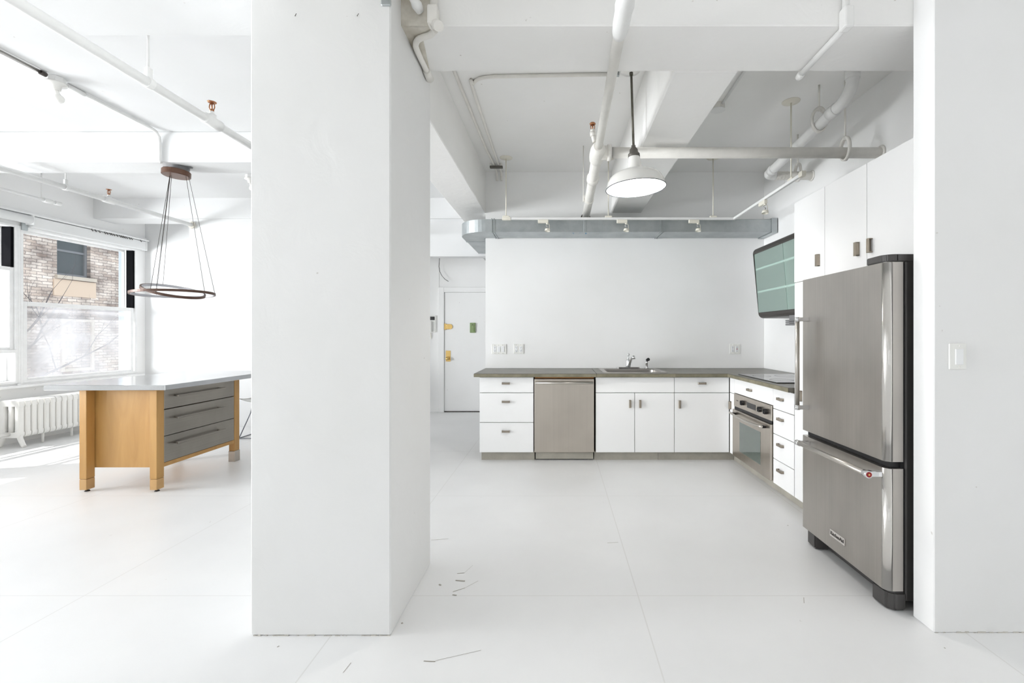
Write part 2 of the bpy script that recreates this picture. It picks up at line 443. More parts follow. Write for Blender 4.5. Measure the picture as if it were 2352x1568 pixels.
# window wall: one run of openings
openings = [(-3.6, -.9), (-.6, 1.9), (2.05, 3.6), (3.9, 6.86)]
w = MB()
w.box(XW - .25, XW, -6.2, 7.7, 0, SILL).box(XW - .25, XW, -6.2, 7.7, HEAD, CZ)
ys = [-6.2] + [v for o in openings for v in o] + [7.7]
for a, b in zip(ys[0::2], ys[1::2]): w.box(XW - .25, XW, a, b, SILL, HEAD)
struct('wall_left', w, 'wall', 'white window wall with radiator below on the left')
struct('wall_rear', MB().box(-6.6, 4, -6.2, -6.0, 0, CZ), 'wall', 'white rear wall of the loft')
struct('wall_east', MB().box(3.8, 4.0, -6.0, 1.935, 0, CZ), 'wall', 'white side wall at the far right')
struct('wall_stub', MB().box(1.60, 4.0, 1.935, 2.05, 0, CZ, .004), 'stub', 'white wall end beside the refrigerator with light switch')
struct('wall_right', MB().box(2.372, 2.55, 2.05, 5.35, 0, CZ), 'smooth', 'white kitchen side wall behind the cooktop')
struct('wall_back', MB().box(-.83, 2.372, 5.23, 5.36, 0, CZ), 'smooth', 'white kitchen back wall above the sink')
w = MB()
w.box(-5.06, -3.6, 6.25, 6.40, 0, CZ).box(-3.6, 2.55, 6.25, 6.40, 2.337, CZ).box(1.1, 2.55, 6.25, 6.40, 0, 2.337)
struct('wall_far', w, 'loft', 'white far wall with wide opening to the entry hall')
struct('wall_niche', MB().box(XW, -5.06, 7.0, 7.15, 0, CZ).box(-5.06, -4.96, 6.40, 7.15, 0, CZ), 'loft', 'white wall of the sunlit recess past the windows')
struct('wall_hall', MB().box(-4.25, 1.2, 7.46, 7.6, 0, CZ), 'wall', 'white end wall of the entry hall')
struct('wall_hall_left', MB().box(-3.7, -3.6, 6.40, 7.46, 0, CZ).box(-3.6, -1.945, 7.452, 7.46, 0, 2.6), 'wall', 'white side of the entry hall with intercom')
struct('wall_hall_right', MB().box(1.1, 1.2, 6.40, 7.46, 0, CZ), 'wall', 'white right side of the entry hall')
struct('ceiling_hall', MB().box(-3.6, 1.1, 6.40, 7.46, 2.62, 2.7), 'ceiling', 'lower ceiling of the entry hall')
struct('wall_core', MB().box(2.4, 2.55, 5.36, 6.25, 0, CZ), 'wall', 'white wall behind the kitchen')

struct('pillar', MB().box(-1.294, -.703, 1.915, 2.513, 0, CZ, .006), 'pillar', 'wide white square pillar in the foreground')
B = 2.66; B2 = 2.85
struct('beam_front', MB().box(-.83, 2.372, 2.05, 2.41, B, CZ, .006), 'beam', 'white beam across the kitchen front over the lamp pipe')
struct('beam_girder', MB().box(-1.16, -.83, -6, 1.915, B + .06, CZ).box(-1.16, -.83, 2.513, 6.22, B, CZ, .006), 'beam', 'white girder running back from the pillar')
struct('beam_kitchen', MB().box(.616, .961, 2.41, 5.23, B, CZ, .01), 'beam', 'white beam running back over the kitchen to the duct')
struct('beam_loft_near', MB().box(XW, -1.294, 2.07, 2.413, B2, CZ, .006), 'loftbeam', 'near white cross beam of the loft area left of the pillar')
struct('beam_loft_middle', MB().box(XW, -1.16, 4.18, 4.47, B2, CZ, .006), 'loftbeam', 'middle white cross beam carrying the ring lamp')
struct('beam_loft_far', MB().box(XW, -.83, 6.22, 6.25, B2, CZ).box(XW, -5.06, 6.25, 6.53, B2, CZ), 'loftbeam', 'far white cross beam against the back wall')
# stained old paint at the pillar head
t = MB(); t.prism([(-.703, 2.44), (-.703, 2.049), (-.55, 2.049), (-.63, 2.12), (-.675, 2.40)], 'z', B - .006, B)
t.box(-.703, -.55, 2.040, 2.05, B - .006, CZ)
struct('trim_1', t, 'oldpaint', 'stained peeling patch of beam beside the pillar head')
struct('trim_4', MB().box(-.742, -.700, 1.906, 1.917, 2.648, 2.76, .004), 'galv', 'grey bare patch at the top corner of the pillar')
# dirt along the foot of pillar and stub
def smear(name, x0, x1, y, label):
    t = MB()
    x = x0
    while x < x1:
        wd = random.uniform(.003, .022); h = random.uniform(.001, .007)
        if random.random() < .55: t.box(x, min(x + wd, x1), y - .0012, y + .0005, 0, h)
        x += wd
    return t
def scuffs():
    t = MB()
    def mark(a, b, wid, z=.0008):
        pa = P(*a, 1); pb = P(*b, 1)
        def g(px, py): k = (py - VY) / H; return Vector(((px - VX) / k, F / k, z))
        A, B_ = g(*a), g(*b); d = (B_ - A); n = Vector((-d.y, d.x, 0)).normalized() * wid / 2
        t.poly([A - n * .6, B_ - n, B_ + n * .7, A + n])
    mark((1050, 1317), (1066, 1315.5), .006); mark((1066, 1316), (1086, 1298), .0015)
    mark((1046, 1333), (1068, 1334), .012); mark((1008, 1342), (1013, 1344), .012)
    mark((1040, 1359), (1068, 1350), .005); mark((1068, 1350), (1098, 1334), .002)
    mark((1039, 1366), (1049, 1367), .010); mark((922, 1430), (925, 1432), .010)
    mark((973, 1518), (1000, 1519), .006); mark((1000, 1517), (1105, 1493), .0018)
    mark((637, 1486), (641, 1483), .006); mark((1808, 1206), (1811, 1207), .008)
    mark((788, 1545), (806, 1522), .003); mark((1846, 1372), (1847, 1385), .003)
    mark((1395, 1247), (1420, 1245), .004); mark((990, 1240), (1030, 1237), .003)
    mark((2168, 1487), (2172, 1489), .006)
    return t
o = bpy.data.objects['floor']
f1 = obj('scuff_mark', scuffs(), 'scuff', o); f1['kind'] = 'stuff'
pd = obj('dirt_line', smear('p', -1.29, -.705, 1.915, ''), 'grime', bpy.data.objects['pillar']); pd['kind'] = 'stuff'
pd = obj('dirt_line', smear('p', 1.605, 2.1, 1.935, ''), 'grime', bpy.data.objects['wall_stub']); pd['kind'] = 'stuff'

# ------------------------------------------------------------------ windows
def bar(t, x0, x1, y0, y1, z0, z1): t.box(x0, x1, y0, y1, z0, z1, .004)
def ring(t, x0, x1, y0, y1, z0, z1, s, r0=None, r1=None):
    r0 = r0 or s; r1 = r1 or s
    bar(t, x0, x1, y0, y0 + s, z0, z1); bar(t, x0, x1, y1 - s, y1, z0, z1)
    bar(t, x0, x1, y0 + s, y1 - s, z0, z0 + r0); bar(t, x0, x1, y0 + s, y1 - s, z1 - r1, z1)

# window_2: the double hung window left of the recess
win = thing('window_2', 'right double-hung window with hazy lower pane facing the brick building', 'window', (XW, 6.15, SILL), kind='structure')
t = MB(); ring(t, XW - .16, XW + .012, 5.37, 6.86, SILL, HEAD, .03, .03, .03)
obj('window_frame', t, 'frame', win)
t = MB(); ring(t, XW - .05, XW - .005, 5.41, 6.815, .715, 1.66, .042, .03, .052)
ls = obj('lower_sash', t, 'frame', win)
obj('pane', MB().box(XW - .03, XW - .026, 5.45, 6.775, .745, 1.61), 'dirty', ls)
t = MB(); ring(t, XW - .15, XW - .115, 5.41, 6.80, 1.63, HEAD - .03, .022, .03, .03)
us = obj('upper_sash', t, 'frame', win)
obj('pane', MB().box(XW - .135, XW - .131, 5.43, 6.78, 1.66, 2.49), 'glass', us)
obj('outer_jamb', MB().box(XW - .25, XW - .162, 6.838, 6.859, SILL, HEAD), 'outjamb', win)
obj('side_track', MB().box(XW - .105, XW - .004, 6.806, 6.83, 1.66, HEAD - .03), 'jamb', win)
# window_1: three lights, only its right end is in view
win = thing('window_1', 'left window with three stacked panes at the photo edge', 'window', (XW, 4.6, SILL), kind='structure')
t = MB(); ring(t, XW - .16, XW + .012, 3.90, 5.345, SILL, HEAD, .03, .03, .03)
bar(t, XW - .16, XW + .012, 5.345, 5.37, SILL, HEAD); bar(t, XW - .05, XW + .022, 3.93, 5.33, 1.05, 1.09)
obj('window_frame', t, 'frame', win)
t = MB(); ring(t, XW - .055, XW - .005, 3.93, 5.315, 1.09, 2.05, .04, .03, .045)
ms = obj('middle_sash', t, 'frame', win)
obj('pane', MB().box(XW - .03, XW - .026, 3.97, 5.28, 1.12, 2.01), 'dirty', ms)
t = MB(); ring(t, XW - .15, XW - .115, 3.93, 5.30, 2.02, HEAD - .03, .025)
us = obj('upper_sash', t, 'frame', win)
obj('pane', MB().box(XW - .135, XW - .131, 3.95, 5.28, 2.04, 2.49), 'glass', us)
obj('outer_jamb', MB().box(XW - .25, XW - .162, 5.33, 5.385, SILL, HEAD), 'outjamb', win)
obj('side_track', MB().box(XW - .11, XW - .004, 5.285, 5.314, 2.05, HEAD - .03), 'jamb', win)
t = MB(); ring(t, XW - .12, XW - .08, 3.93, 5.31, .72, 1.05, .028)
lo = obj('lower_sash', t, 'frame', win)
obj('pane', MB().box(XW - .102, XW - .098, 3.95, 5.29, .745, 1.03), 'glass', lo)
obj('latch', MB().box(XW + .012, XW + .03, 5.33, 5.36, .66, .69, .003).cyl((XW + .02, 5.345, .64), (XW + .02, 5.345, .69), .008), 'frame', win)
# simple frames in the openings that light the loft from beyond the photo edge
n = 3
for (a, b) in openings[:3]:
    win = thing('window_%d' % n, 'window of the loft beyond the photo edge, number %d along the wall' % (n - 2), 'window', (XW, (a + b) / 2, SILL), kind='structure')
    t = MB(); ring(t, XW - .12, XW + .01, a, b, SILL, HEAD, .06); bar(t, XW - .1, XW - .02, a, b, 1.6, 1.66)
    obj('window_frame', t, 'frame', win); n += 1
struct('trim_2', MB().box(XW + .001, XW + .05, 3.85, 6.95, .635, .668, .006), 'frame', 'white window sill ledge above the radiator')
struct('trim_3', MB().box(XW + .001, XW + .028, 3.6, 7.0, 2.70, 2.74, .004), 'frame', 'thin white moulding over the window shades')

# roller shades and curtain track
sh = thing('roller_shade', 'white roller shade cassette over the right window', 'shade', (XW, 6.2, 2.55))
obj('cassette', MB().box(XW + .012, XW + .085, 5.44, 6.93, 2.545, 2.675, .012, 3), 'shade', sh)
obj('end_cap', MB().box(XW + .010, XW + .088, 6.93, 6.945, 2.54, 2.68, .003), 'frame', sh)
sh = thing('roller_shade', 'white roller shade tube over the left window at the photo edge', 'shade', (XW, 4.8, 2.55))
obj('cassette', MB().cyl((XW + .085, 3.7, 2.625), (XW + .085, 5.40, 2.625), .05, seg=28), 'shade', sh)
obj('end_cap', MB().box(XW + .02, XW + .13, 5.40, 5.412, 2.57, 2.68, .004), 'frame', sh)
obj('bracket', MB().box(XW + .013, XW + .03, 5.37, 5.43, 2.50, 2.60, .002), 'galv', sh)
tr = thing('curtain_track', 'thin white curtain track with small hooks over the right shade', 'curtain track', (XW, 6.2, 2.69))
obj('rail', MB().box(XW + .012, XW + .112, 4.9, 6.95, 2.682, 2.6985, .002), 'frame', tr)
hk = None
for px in (201, 209, 218, 231, 236, 243, 247, 252, 259, 266, 270, 274, 278, 282, 288, 293, 314):
    y = F * 6.305 / (VX - px)
    t = MB(); t.tube([(XW + .100, y, 2.683), (XW + .103, y, 2.668), (XW + .106, y + .010, 2.652), (XW + .103, y + .018, 2.662)], .0042, 6)
    obj('hook', t, 'slot', tr)

# ------------------------------------------------------------------ outside
struct('ground', MB().box(-40, -6.65, -25, 45, -3.2, -3.0), 'ground', 'yard ground below the windows')
bx = -14.0
bd = thing('brick_building', 'old tan brick building outside with a grey sash window', 'building', (bx, 13, -3))
t = MB()
wy0, wy1, wz0, wz1 = 12.72, 13.63, 2.93, 4.12
t.box(bx - 6, bx, -10, wy0, -3, 9).box(bx - 6, bx, wy1, 34, -3, 9).box(bx - 6, bx, wy0, wy1, -3, wz0).box(bx - 6, bx, wy0, wy1, wz1, 9).box(bx - 6, bx - .5, wy0, wy1, wz0, wz1)
obj('brick_wall', t, 'brick', bd)
t = MB(); ring(t, bx - .2, bx - .1, wy0, wy1, wz0, wz1, .07); t.box(bx - .17, bx - .12, wy0 + .07, wy1 - .07, 3.62, 3.68)
wf = obj('window', t, 'sashgrey', bd)
obj('pane', MB().box(bx - .16, bx - .15, wy0 + .07, wy1 - .07, wz0 + .07, wz1 - .07), 'darkglass', wf)
obj('window_sill', MB().box(bx - .1, bx + .08, wy0 - .06, wy1 + .12, wz0 - .1, wz0), 'stone', bd)
t = MB(); t.box(bx - .05, bx + .03, wy0 - .1, wy1 + .14, 2.35, wz0 - .12)
obj('vent_panel', t, 'panel', bd)
obj('wall_lamp', MB().box(bx, bx + .16, 15.35, 15.5, 3.85, 4.0, .02), 'sashgrey', bd)
obj('wall_bracket', MB().box(bx, bx + .2, 15.42, 15.62, 2.9, 3.2, .03), 'sashgrey', bd)
# lower storey door block seen through the haze
bw = MB(); ring(bw, bx, bx + .06, 12.8, 13.7, .2, 1.7, .08)
obj('window_frame', bw, 'stone', bd)
# bare tree in the yard
tree = thing('bare_tree', 'bare branching tree in the yard in front of the brick building', 'tree', (-11.2, 8.9, -3))
t = MB(); rnd = random.Random(11)
t.tube([(-11.2, 8.9, -3), (-11.1, 9.0, -1.2), (-11.15, 9.05, .2), (-11.0, 9.1, 1.0)], [.12, .10, .08, .05], 8)
obj('trunk', t, 'bark', tree)
def branch(t, p, d, L, r, n):
    pts = [p.copy()]; rs = [r]
    for k in range(5):
        d = (d + Vector((rnd.uniform(-.25, .25), rnd.uniform(-.35, .35), rnd.uniform(-.15, .3)))).normalized()
        p = p + d * L / 5; pts.append(p.copy()); rs.append(r * (1 - .15 * (k + 1)))
    t.tube(pts, rs, 6)
    if n:
        for k in (2, 3, 5):
            branch(t, pts[k], (d + Vector((rnd.uniform(-.5, .5), rnd.uniform(-.9, .9), rnd.uniform(-.1, .6)))).normalized(), L * .55, rs[k] * .6, n - 1)
for (p, d, L) in (((-11.0, 9.1, 1.0), (.05, .8, .55), 1.5), ((-11.0, 9.1, .95), (.1, -.1, .8), 1.2), ((-11.1, 9.05, .6), (.2, .9, .45), 1.9), ((-11.1, 9.0, 0), (.3, .9, .35), 2.4), ((-11.1, 9.05, .3), (.1, -.9, .4), 1.8)):
    t = MB(); branch(t, Vector(p), Vector(d), L, .028, 2); obj('branch', t, 'bark', tree)

# ------------------------------------------------------------------ little hooks on the pillar
for px, lb in ((681, 'tiny bent wire hook near the pillar top, left of two'), (823, 'tiny bent wire hook near the pillar top, right of two')):
    q = P(px, 37, 1.915)
    tag(obj('wire_hook', MB().tube([(q.x - .006, 1.916, q.z + .004), (q.x, 1.908, q.z - .004), (q.x, 1.903, q.z - .008), (q.x + .007, 1.902, q.z + .002)], .0011, 6), 'socketgrey'), lb, 'hook', 'hooks on the pillar')

# ------------------------------------------------------------------ radiator
ra = thing('radiator', 'white cast iron radiator on the floor under the windows', 'radiator', (-6.12, 5.8, 0))
def rad_section():
    t = MB()
    for dx in (-.078, 0, .078):
        t.tube([(-6.12 + dx, 5.1, .135 + .02), (-6.12 + dx, 5.1, .50)], .026, 10)
    pr = [(-6.12 + u, v) for u, v in arc((-.08, .49), .035, math.pi, math.pi / 2, 4) + arc((.08, .49), .035, math.pi / 2, 0, 4)] + [(-6.12 + .115, .46), (-6.12 - .115, .46)]
    t.prism(pr, 'y', 5.1 - .026, 5.1 + .026)
    pr = [(-6.12 - .115, .17), (-6.12 + .115, .17)] + [(-6.12 + u, v) for u, v in arc((.08, .145), .035, 0, -math.pi / 2, 4) + arc((-.08, .145), .035, -math.pi / 2, -math.pi, 4)]
    t.prism(pr, 'y', 5.1 - .026, 5.1 + .026)
    # broad front column
    t.box(-6.12 + .055, -6.12 + .118, 5.1 - .027, 5.1 + .027, .13, .51, .018, 3)
    t.box(-6.12 - .118, -6.12 - .055, 5.1 - .027, 5.1 + .027, .13, .51, .018, 3)
    return t
sec = obj('section', rad_section(), 'radiator', ra)
for k in range(1, 22):
    c = sec.copy(); C.objects.link(c); c.parent = ra; c.location = (0, .0635 * k, 0)
for y in (5.1, 5.1 + .0635 * 21):
    for sx in (-1, 1):
        t = MB(); t.tube([(-6.12 + sx * .08, y, .20), (-6.12 + sx * .095, y, .10), (-6.12 + sx * .13, y, .02), (-6.12 + sx * .145, y, .008)], [.03, .024, .022, .02], 10)
        obj('foot', t, 'radiator', ra)
for k in (4, 9, 14):
    obj('stand', MB().cyl((-6.06, 5.1 + .0635 * k, 0), (-6.06, 5.1 + .0635 * k, .13), .012), 'radiator', ra)
t = MB(); t.tube([(-6.12, 5.08, .15), (-6.12, 4.98, .15), (-6.12, 4.93, .10), (-6.12, 4.93, 0)], .018, 10); t.cyl((-6.12, 4.95, .12), (-6.12, 4.95, .20), .025)
obj('supply_valve', t, 'radiator', ra)

# ------------------------------------------------------------------ kitchen island table
isl = thing('island_table', 'maple island table with steel top and three steel drawers', 'kitchen island', (-3.5, 4.2, 0))
obj('steel_top', MB().box(-4.07, -3.107, 3.60, 5.02, .824, .865, .003), 'steeltop', isl)
obj('body', MB().box(-3.80, -3.26, 3.722, 4.53, .18, .824), 'maple', isl)
obj('front_rail', MB().box(-3.27, -3.222, 3.72, 4.53, .185, .217), 'maple', isl)
obj('top_rail', MB().box(-3.27, -3.232, 3.72, 4.53, .812, .824), 'maple', isl)
for i, (x0, y0) in enumerate(((-3.84, 3.65), (-3.275, 3.65), (-3.275, 4.53), (-3.84, 4.53))):
    lg = obj('leg', MB().box(x0, x0 + .058, y0, y0 + .07, .105, .824, .003), 'maple', isl)
    if i == 2:
        s_ = obj('foot_sleeve', MB().box(x0 - .003, x0 + .061, y0 - .003, y0 + .073, .0, .105, .002), 'steelh', lg); s_['label'] = 'grey metal foot sleeve'
    else:
        obj('foot_sleeve', MB().box(x0, x0 + .058, y0, y0 + .07, .018, .103, .003), 'maple2', lg)
        t = MB(); t.cyl((x0 + .03, y0 + .035, .006), (x0 + .03, y0 + .035, .02), .006, seg=10); t.cyl((x0 + .03, y0 + .035, 0), (x0 + .03, y0 + .035, .008), .019, .014, seg=16)
        obj('levelling_foot', t, 'black', lg)
for (z0, z1, hz) in ((.656, .810, .757), (.436, .650, .572), (.220, .432, .36)):
    d = obj('drawer', MB().box(-3.30, -3.219, 3.724, 4.526, z0, z1, .002), 'steeld', isl)
    t = MB(); t.box(-3.186, -3.170, 3.80, 4.35, hz - .007, hz + .007, .003)
    for y in (3.83, 4.31): t.cyl((-3.219, y, hz), (-3.186, y, hz), .008, seg=12)
    obj('handle', t, 'steeld', d)

# ------------------------------------------------------------------ wire chair behind the island
ch = thing('wire_base_chair', 'white shell chair on thin grey wire legs behind the island', 'chair', (-3.62, 5.72, 0))
b = bmesh.new(); nu, nv = 12, 14; g = []
for j in range(nv + 1):
    v = j / nv; row = []
    for i in range(nu + 1):
        u = i / nu * 2 - 1
        wd = .24 * (1 - .25 * max(0, v - .75))
        if v < .5: y = -.22 + v * 2 * .40; z = .44 - .02 * math.sin(v * 2 * math.pi) + .05 * u * u
        else: q = (v - .5) * 2; y = .18 + .10 * q; z = .44 + .40 * q; 
        if v < .5: z += 0
        else: y -= .06 * u * u
        row.append(b.verts.new((-3.62 + u * wd, 5.72 + y, z)))
    g.append(row)
for j in range(nv):
    for i in range(nu): b.faces.new((g[j][i], g[j][i + 1], g[j + 1][i + 1], g[j + 1][i])).smooth = True
bmesh.ops.solidify(b, geom=list(b.faces), thickness=.008)
t = MB(); t.bm.free(); t.bm = b
sh_ = obj('shell', t, 'chairshell', ch)
t = MB()
for sx in (-1, 1):
    t.tube([(-3.62 + sx * .12, 5.58, .43), (-3.62 + sx * .16, 5.60, .30), (-3.62 + sx * .24, 5.52, .02), (-3.62 + sx * .245, 5.5, .006)], .006, 8)
    t.tube([(-3.62 + sx * .12, 5.85, .43), (-3.62 + sx * .16, 5.83, .30), (-3.62 + sx * .24, 5.93, .02), (-3.62 + sx * .245, 5.95, .006)], .006, 8)
    t.tube([(-3.62 + sx * .245, 5.5, .008), (-3.62 + sx * .245, 5.95, .008)], .006, 8)
    t.tube([(-3.62 + sx * .16, 5.60, .30), (-3.62 + sx * .16, 5.83, .30)], .005, 8)
t.tube([(-3.78, 5.60, .30), (-3.46, 5.83, .30)], .005, 8); t.tube([(-3.78, 5.83, .30), (-3.46, 5.60, .30)], .005, 8)
t.tube([(-3.865, 5.5, .01), (-3.375, 5.5, .01)], .005, 8)
obj('wire_base', t, 'chairwire', ch)

# ------------------------------------------------------------------ ring pendant lamp
rl = thing('ring_pendant', 'pendant lamp of two crossed bronze rings hanging over the island', 'pendant lamp', (-3.60, 4.30, 2.85))
t = MB(); t.lathe([(0, -.024), (.104, -.024), (.110, -.020), (.110, .022), (.106, .026), (0, .026)], (-3.588, 4.28, 2.778), (.02, .03, 1), 48, False)
obj('canopy', t, 'bronzecap', rl)
t = MB(); t.lathe([(0, -.02), (.072, -.02), (.078, .02), (0, .02)], (-3.575, 4.30, 2.822), (0, 0, 1), 36, False)
t.box(-3.72, -3.46, 4.285, 4.315, 2.838, 2.8495, .001)
obj('mounting_bracket', t, 'sashgrey', rl)
va, vl, vz = Vector((.645, -.764, 0)), Vector((.764, .645, 0)), Vector((0, 0, 1))
def ring_frame(c, ta, tl_):
    u = (vl + vz * tl_).normalized(); w_ = (va + vz * ta); w_ = (w_ - u * w_.dot(u)).normalized(); n_ = w_.cross(u)
    if n_.z < 0: n_ = -n_
    m3 = Matrix((u, n_.cross(u), n_)).transposed()
    return Matrix.Translation(c) @ m3.to_4x4(), c, u, w_, n_
def flat_ring(fr_, r, w, th):
    outer, inner = MB(), MB(); n = 72; mtx = fr_[0]
    outer.lathe([(r - w, th / 2), (r, th / 2), (r, -th / 2), (r - w, -th / 2)], (0, 0, 0), seg=n, smooth=False); outer.move(mtx)
    inner.lathe([(r - w, -th / 2), (r - w - .004, -th / 2), (r - w - .004, th / 2), (r - w, th / 2), (r - w, -th / 2)], (0, 0, 0), seg=n, smooth=False); inner.move(mtx)
    return outer, inner
f1_ = ring_frame(Vector((-3.629, 4.30, 1.651)), .038, .02); f2_ = ring_frame(Vector((-3.629, 4.30, 1.675)), -.27, -.137)
for fr_, r in ((f1_, .318), (f2_, .242)):
    a, bb = flat_ring(fr_, r, .014, .022)
    rg = obj('ring', a, 'bronze', rl); obj('diffuser', bb, 'ringin', rg)
def on_ring(fr_, r, l_, a_): return fr_[1] + (fr_[2] * l_ + fr_[3] * a_) * r + fr_[4] * .011
wires = [((390, 406), on_ring(f1_, .311, -.5, .866)), ((391, 407), on_ring(f1_, .311, -.42, -.907)), ((394, 406), on_ring(f2_, .235, -.38, -.925)),
         ((427, 411), on_ring(f2_, .235, 1, 0)), ((433, 410), on_ring(f1_, .311, 1, 0)), ((390, 408), on_ring(f2_, .235, -.5, .866))]
for (q, e) in wires:
    a = P(q[0], q[1], 4.28); a.z = 2.756
    obj('suspension_wire', MB().cyl(a, e, .0019, seg=6), 'slot', rl)

# ------------------------------------------------------------------ pipes, conduits and lamps of the loft side
def clip_ring(t, c, axis, r, w=.03, th=.006):
    t.lathe([(r, -w / 2), (r + th, -w / 2), (r + th, w / 2), (r, w / 2), (r, -w / 2)], c, axis, 24, False)

def sprinkler(name, base, label, stem_h=.03, h=.075):
    """base: top of the pipe"""
    s = thing(name, label, 'sprinkler', base)
    x, y, z = base
    obj('stem', MB().cyl((x, y, z), (x, y, z + stem_h), .017, .013, 14), 'pipew', s)
    t = MB(); z0 = z + stem_h
    t.cyl((x, y, z0), (x, y, z0 + .012), .012, seg=8)
    for sx in (-1, 1): t.tube([(x + sx * .010, y, z0 + .01), (x + sx * .017, y, z0 + .025), (x + sx * .015, y, z0 + .042), (x + sx * .004, y, z0 + .055)], .0035, 6)
    t.cyl((x, y, z0 + .012), (x, y, z0 + .055), .004, seg=8)
    obj('head_frame', t, 'copper', s)
    obj('deflector', MB().cyl((x, y, z0 + .055), (x, y, z0 + .060), .022, .026, 18), 'copper', s)
    return s

# L1: sprinkler pipe passing behind the pillar
p1 = thing('sprinkler_pipe', 'white sprinkler pipe on rods running back to the pillar, loft side', 'pipe', (-2.2, 2.4, 2.62))
obj('pipe_run', MB().cyl((-2.2, -5.9, 2.62), (-2.2, 6.15, 2.62), .025, seg=20), 'pipew', p1)
obj('tee_fitting', MB().cyl((-2.2, 2.83, 2.62), (-2.2, 2.96, 2.62), .034).cyl((-2.2, 2.895, 2.62), (-2.2, 2.895, 2.665), .024), 'pipew', p1)
t = MB(); clip_ring(t, (-2.2, 2.445, 2.62), (0, 1, 0), .025); t.box(-2.212, -2.188, 2.43, 2.46, 2.645, 2.70, .002)
hg = obj('hanger', t, 'pipew', p1); obj('rod', MB().cyl((-2.2, 2.445, 2.69), (-2.2, 2.445, CZ), .006, seg=10), 'pipew', hg)
sprinkler('fire_sprinkler', (-2.2, 2.895, 2.6655), 'copper sprinkler head on the big white pipe left of the pillar', .02)
# L3
p3 = thing('sprinkler_pipe', 'white sprinkler pipe near the windows ending at the recess', 'pipe', (-5.0, 5, 2.76))
obj('pipe_run', MB().cyl((-5.0, -5.9, 2.76), (-5.0, 6.215, 2.76), .026, seg=20), 'pipew', p3)
y = F * 5.0 / (VX - 250)
obj('tee_fitting', MB().cyl((-5, y - .06, 2.76), (-5, y + .06, 2.76), .034).cyl((-5, y, 2.76), (-5, y, 2.80), .022), 'pipew', p3)
t = MB(); yh = F * 5.0 / (VX - 151); clip_ring(t, (-5, yh, 2.76), (0, 1, 0), .026); t.box(-5.012, -4.988, yh - .015, yh + .015, 2.786, 2.84, .002)
hg = obj('hanger', t, 'pipew', p3); obj('rod', MB().cyl((-5, yh, 2.83), (-5, yh, CZ), .006, seg=10), 'pipew', hg)
obj('wall_flange', MB().lathe([(.026, 0), (.05, 0), (.045, .012), (.026, .014)], (-5.0, 6.219, 2.76), (0, -1, 0), 24), 'oldpaint', p3)
sprinkler('fire_sprinkler', (-5.0, y, 2.8005), 'small sprinkler head on the pipe nearest the windows', .02)
# thin conduit by the window wall
p4 = thing('heating_pipe', 'thin white pipe stub near the ceiling above the left window', 'pipe', (-5.9, 4.5, 2.8))
t = MB(); t.cyl((-5.9, 2.5, 2.81), (-5.9, 5.36, 2.81), .016, seg=14); obj('pipe_run', t, 'pipew', p4)
obj('end_fitting', MB().cyl((-5.9, 5.22, 2.81), (-5.9, 5.30, 2.81), .027).cyl((-5.9, 5.34, 2.81), (-5.9, 5.40, 2.81), .024), 'pipew', p4)
obj('hanger', MB().cyl((-5.9, 5.2, 2.82), (-5.9, 5.2, CZ), .006, seg=8), 'pipew', p4)

# conduit with bare bulb holder
cd = thing('conduit', 'thin conduit on the loft ceiling running to the ring lamp', 'conduit', (-3.64, 3.5, CZ))
obj('conduit_run', MB().cyl((-3.64, -3, CZ - .016), (-3.64, 3.235, CZ - .016), .012), 'steelbr', cd)
obj('conduit_run', MB().tube([(-3.64, 3.365, CZ - .016), (-3.64, 4.06, CZ - .016), (-3.64, 4.12, CZ - .025), (-3.64, 4.155, CZ - .06), (-3.64, 4.163, CZ - .12), (-3.64, 4.163, 2.86), (-3.635, 4.17, 2.835)], .013, 12), 'pipew', cd)
obj('coupling', MB().cyl((-3.64, 3.375, CZ - .017), (-3.64, 3.50, CZ - .017), .0165), 'pipew', cd)
obj('coupling', MB().cyl((-3.64, 3.20, CZ - .018), (-3.64, 3.234, CZ - .018), .0165), 'slot', cd)
def bulb_socket(loc, label):
    s = thing('bulb_socket', label, 'lamp', loc, 'bare bulb holders on the loft ceiling')
    x, y, z = loc
    obj('box', MB().lathe([(0, 0), (.052, 0), (.052, -.04), (0, -.04)], (x, y, z), seg=8, smooth=False), 'pipew', s)
    t = MB(); t.lathe([(0, -.04), (.062, -.04), (.06, -.052), (.032, -.062), (.026, -.09), (.022, -.092), (0, -.092)], (x, y, z), seg=28)
    obj('holder', t, 'enamel', s)
    t = MB(); prof = [(0, 0), (.013, 0), (.013, .02)] + [(.030 * math.sin(a), .062 - .030 * math.cos(a)) for a in [R(35 + 145 * k / 12) for k in range(13)]]
    t.lathe([(r, -h) for r, h in prof], (0, 0, 0), seg=24)
    t.move(Matrix.Translation((x + .002, y, z - .09)) @ Euler((R(6), R(-12), 0)).to_matrix().to_4x4())
    obj('bulb', t, 'bulb', s)
    return s
bulb_socket((-3.64, 3.30, CZ - .001), 'bare white bulb in a ceiling holder above the island, nearer one')
bulb_socket((-3.60, 5.33, CZ - .001), 'bare bulb holder half hidden behind the pillar edge')

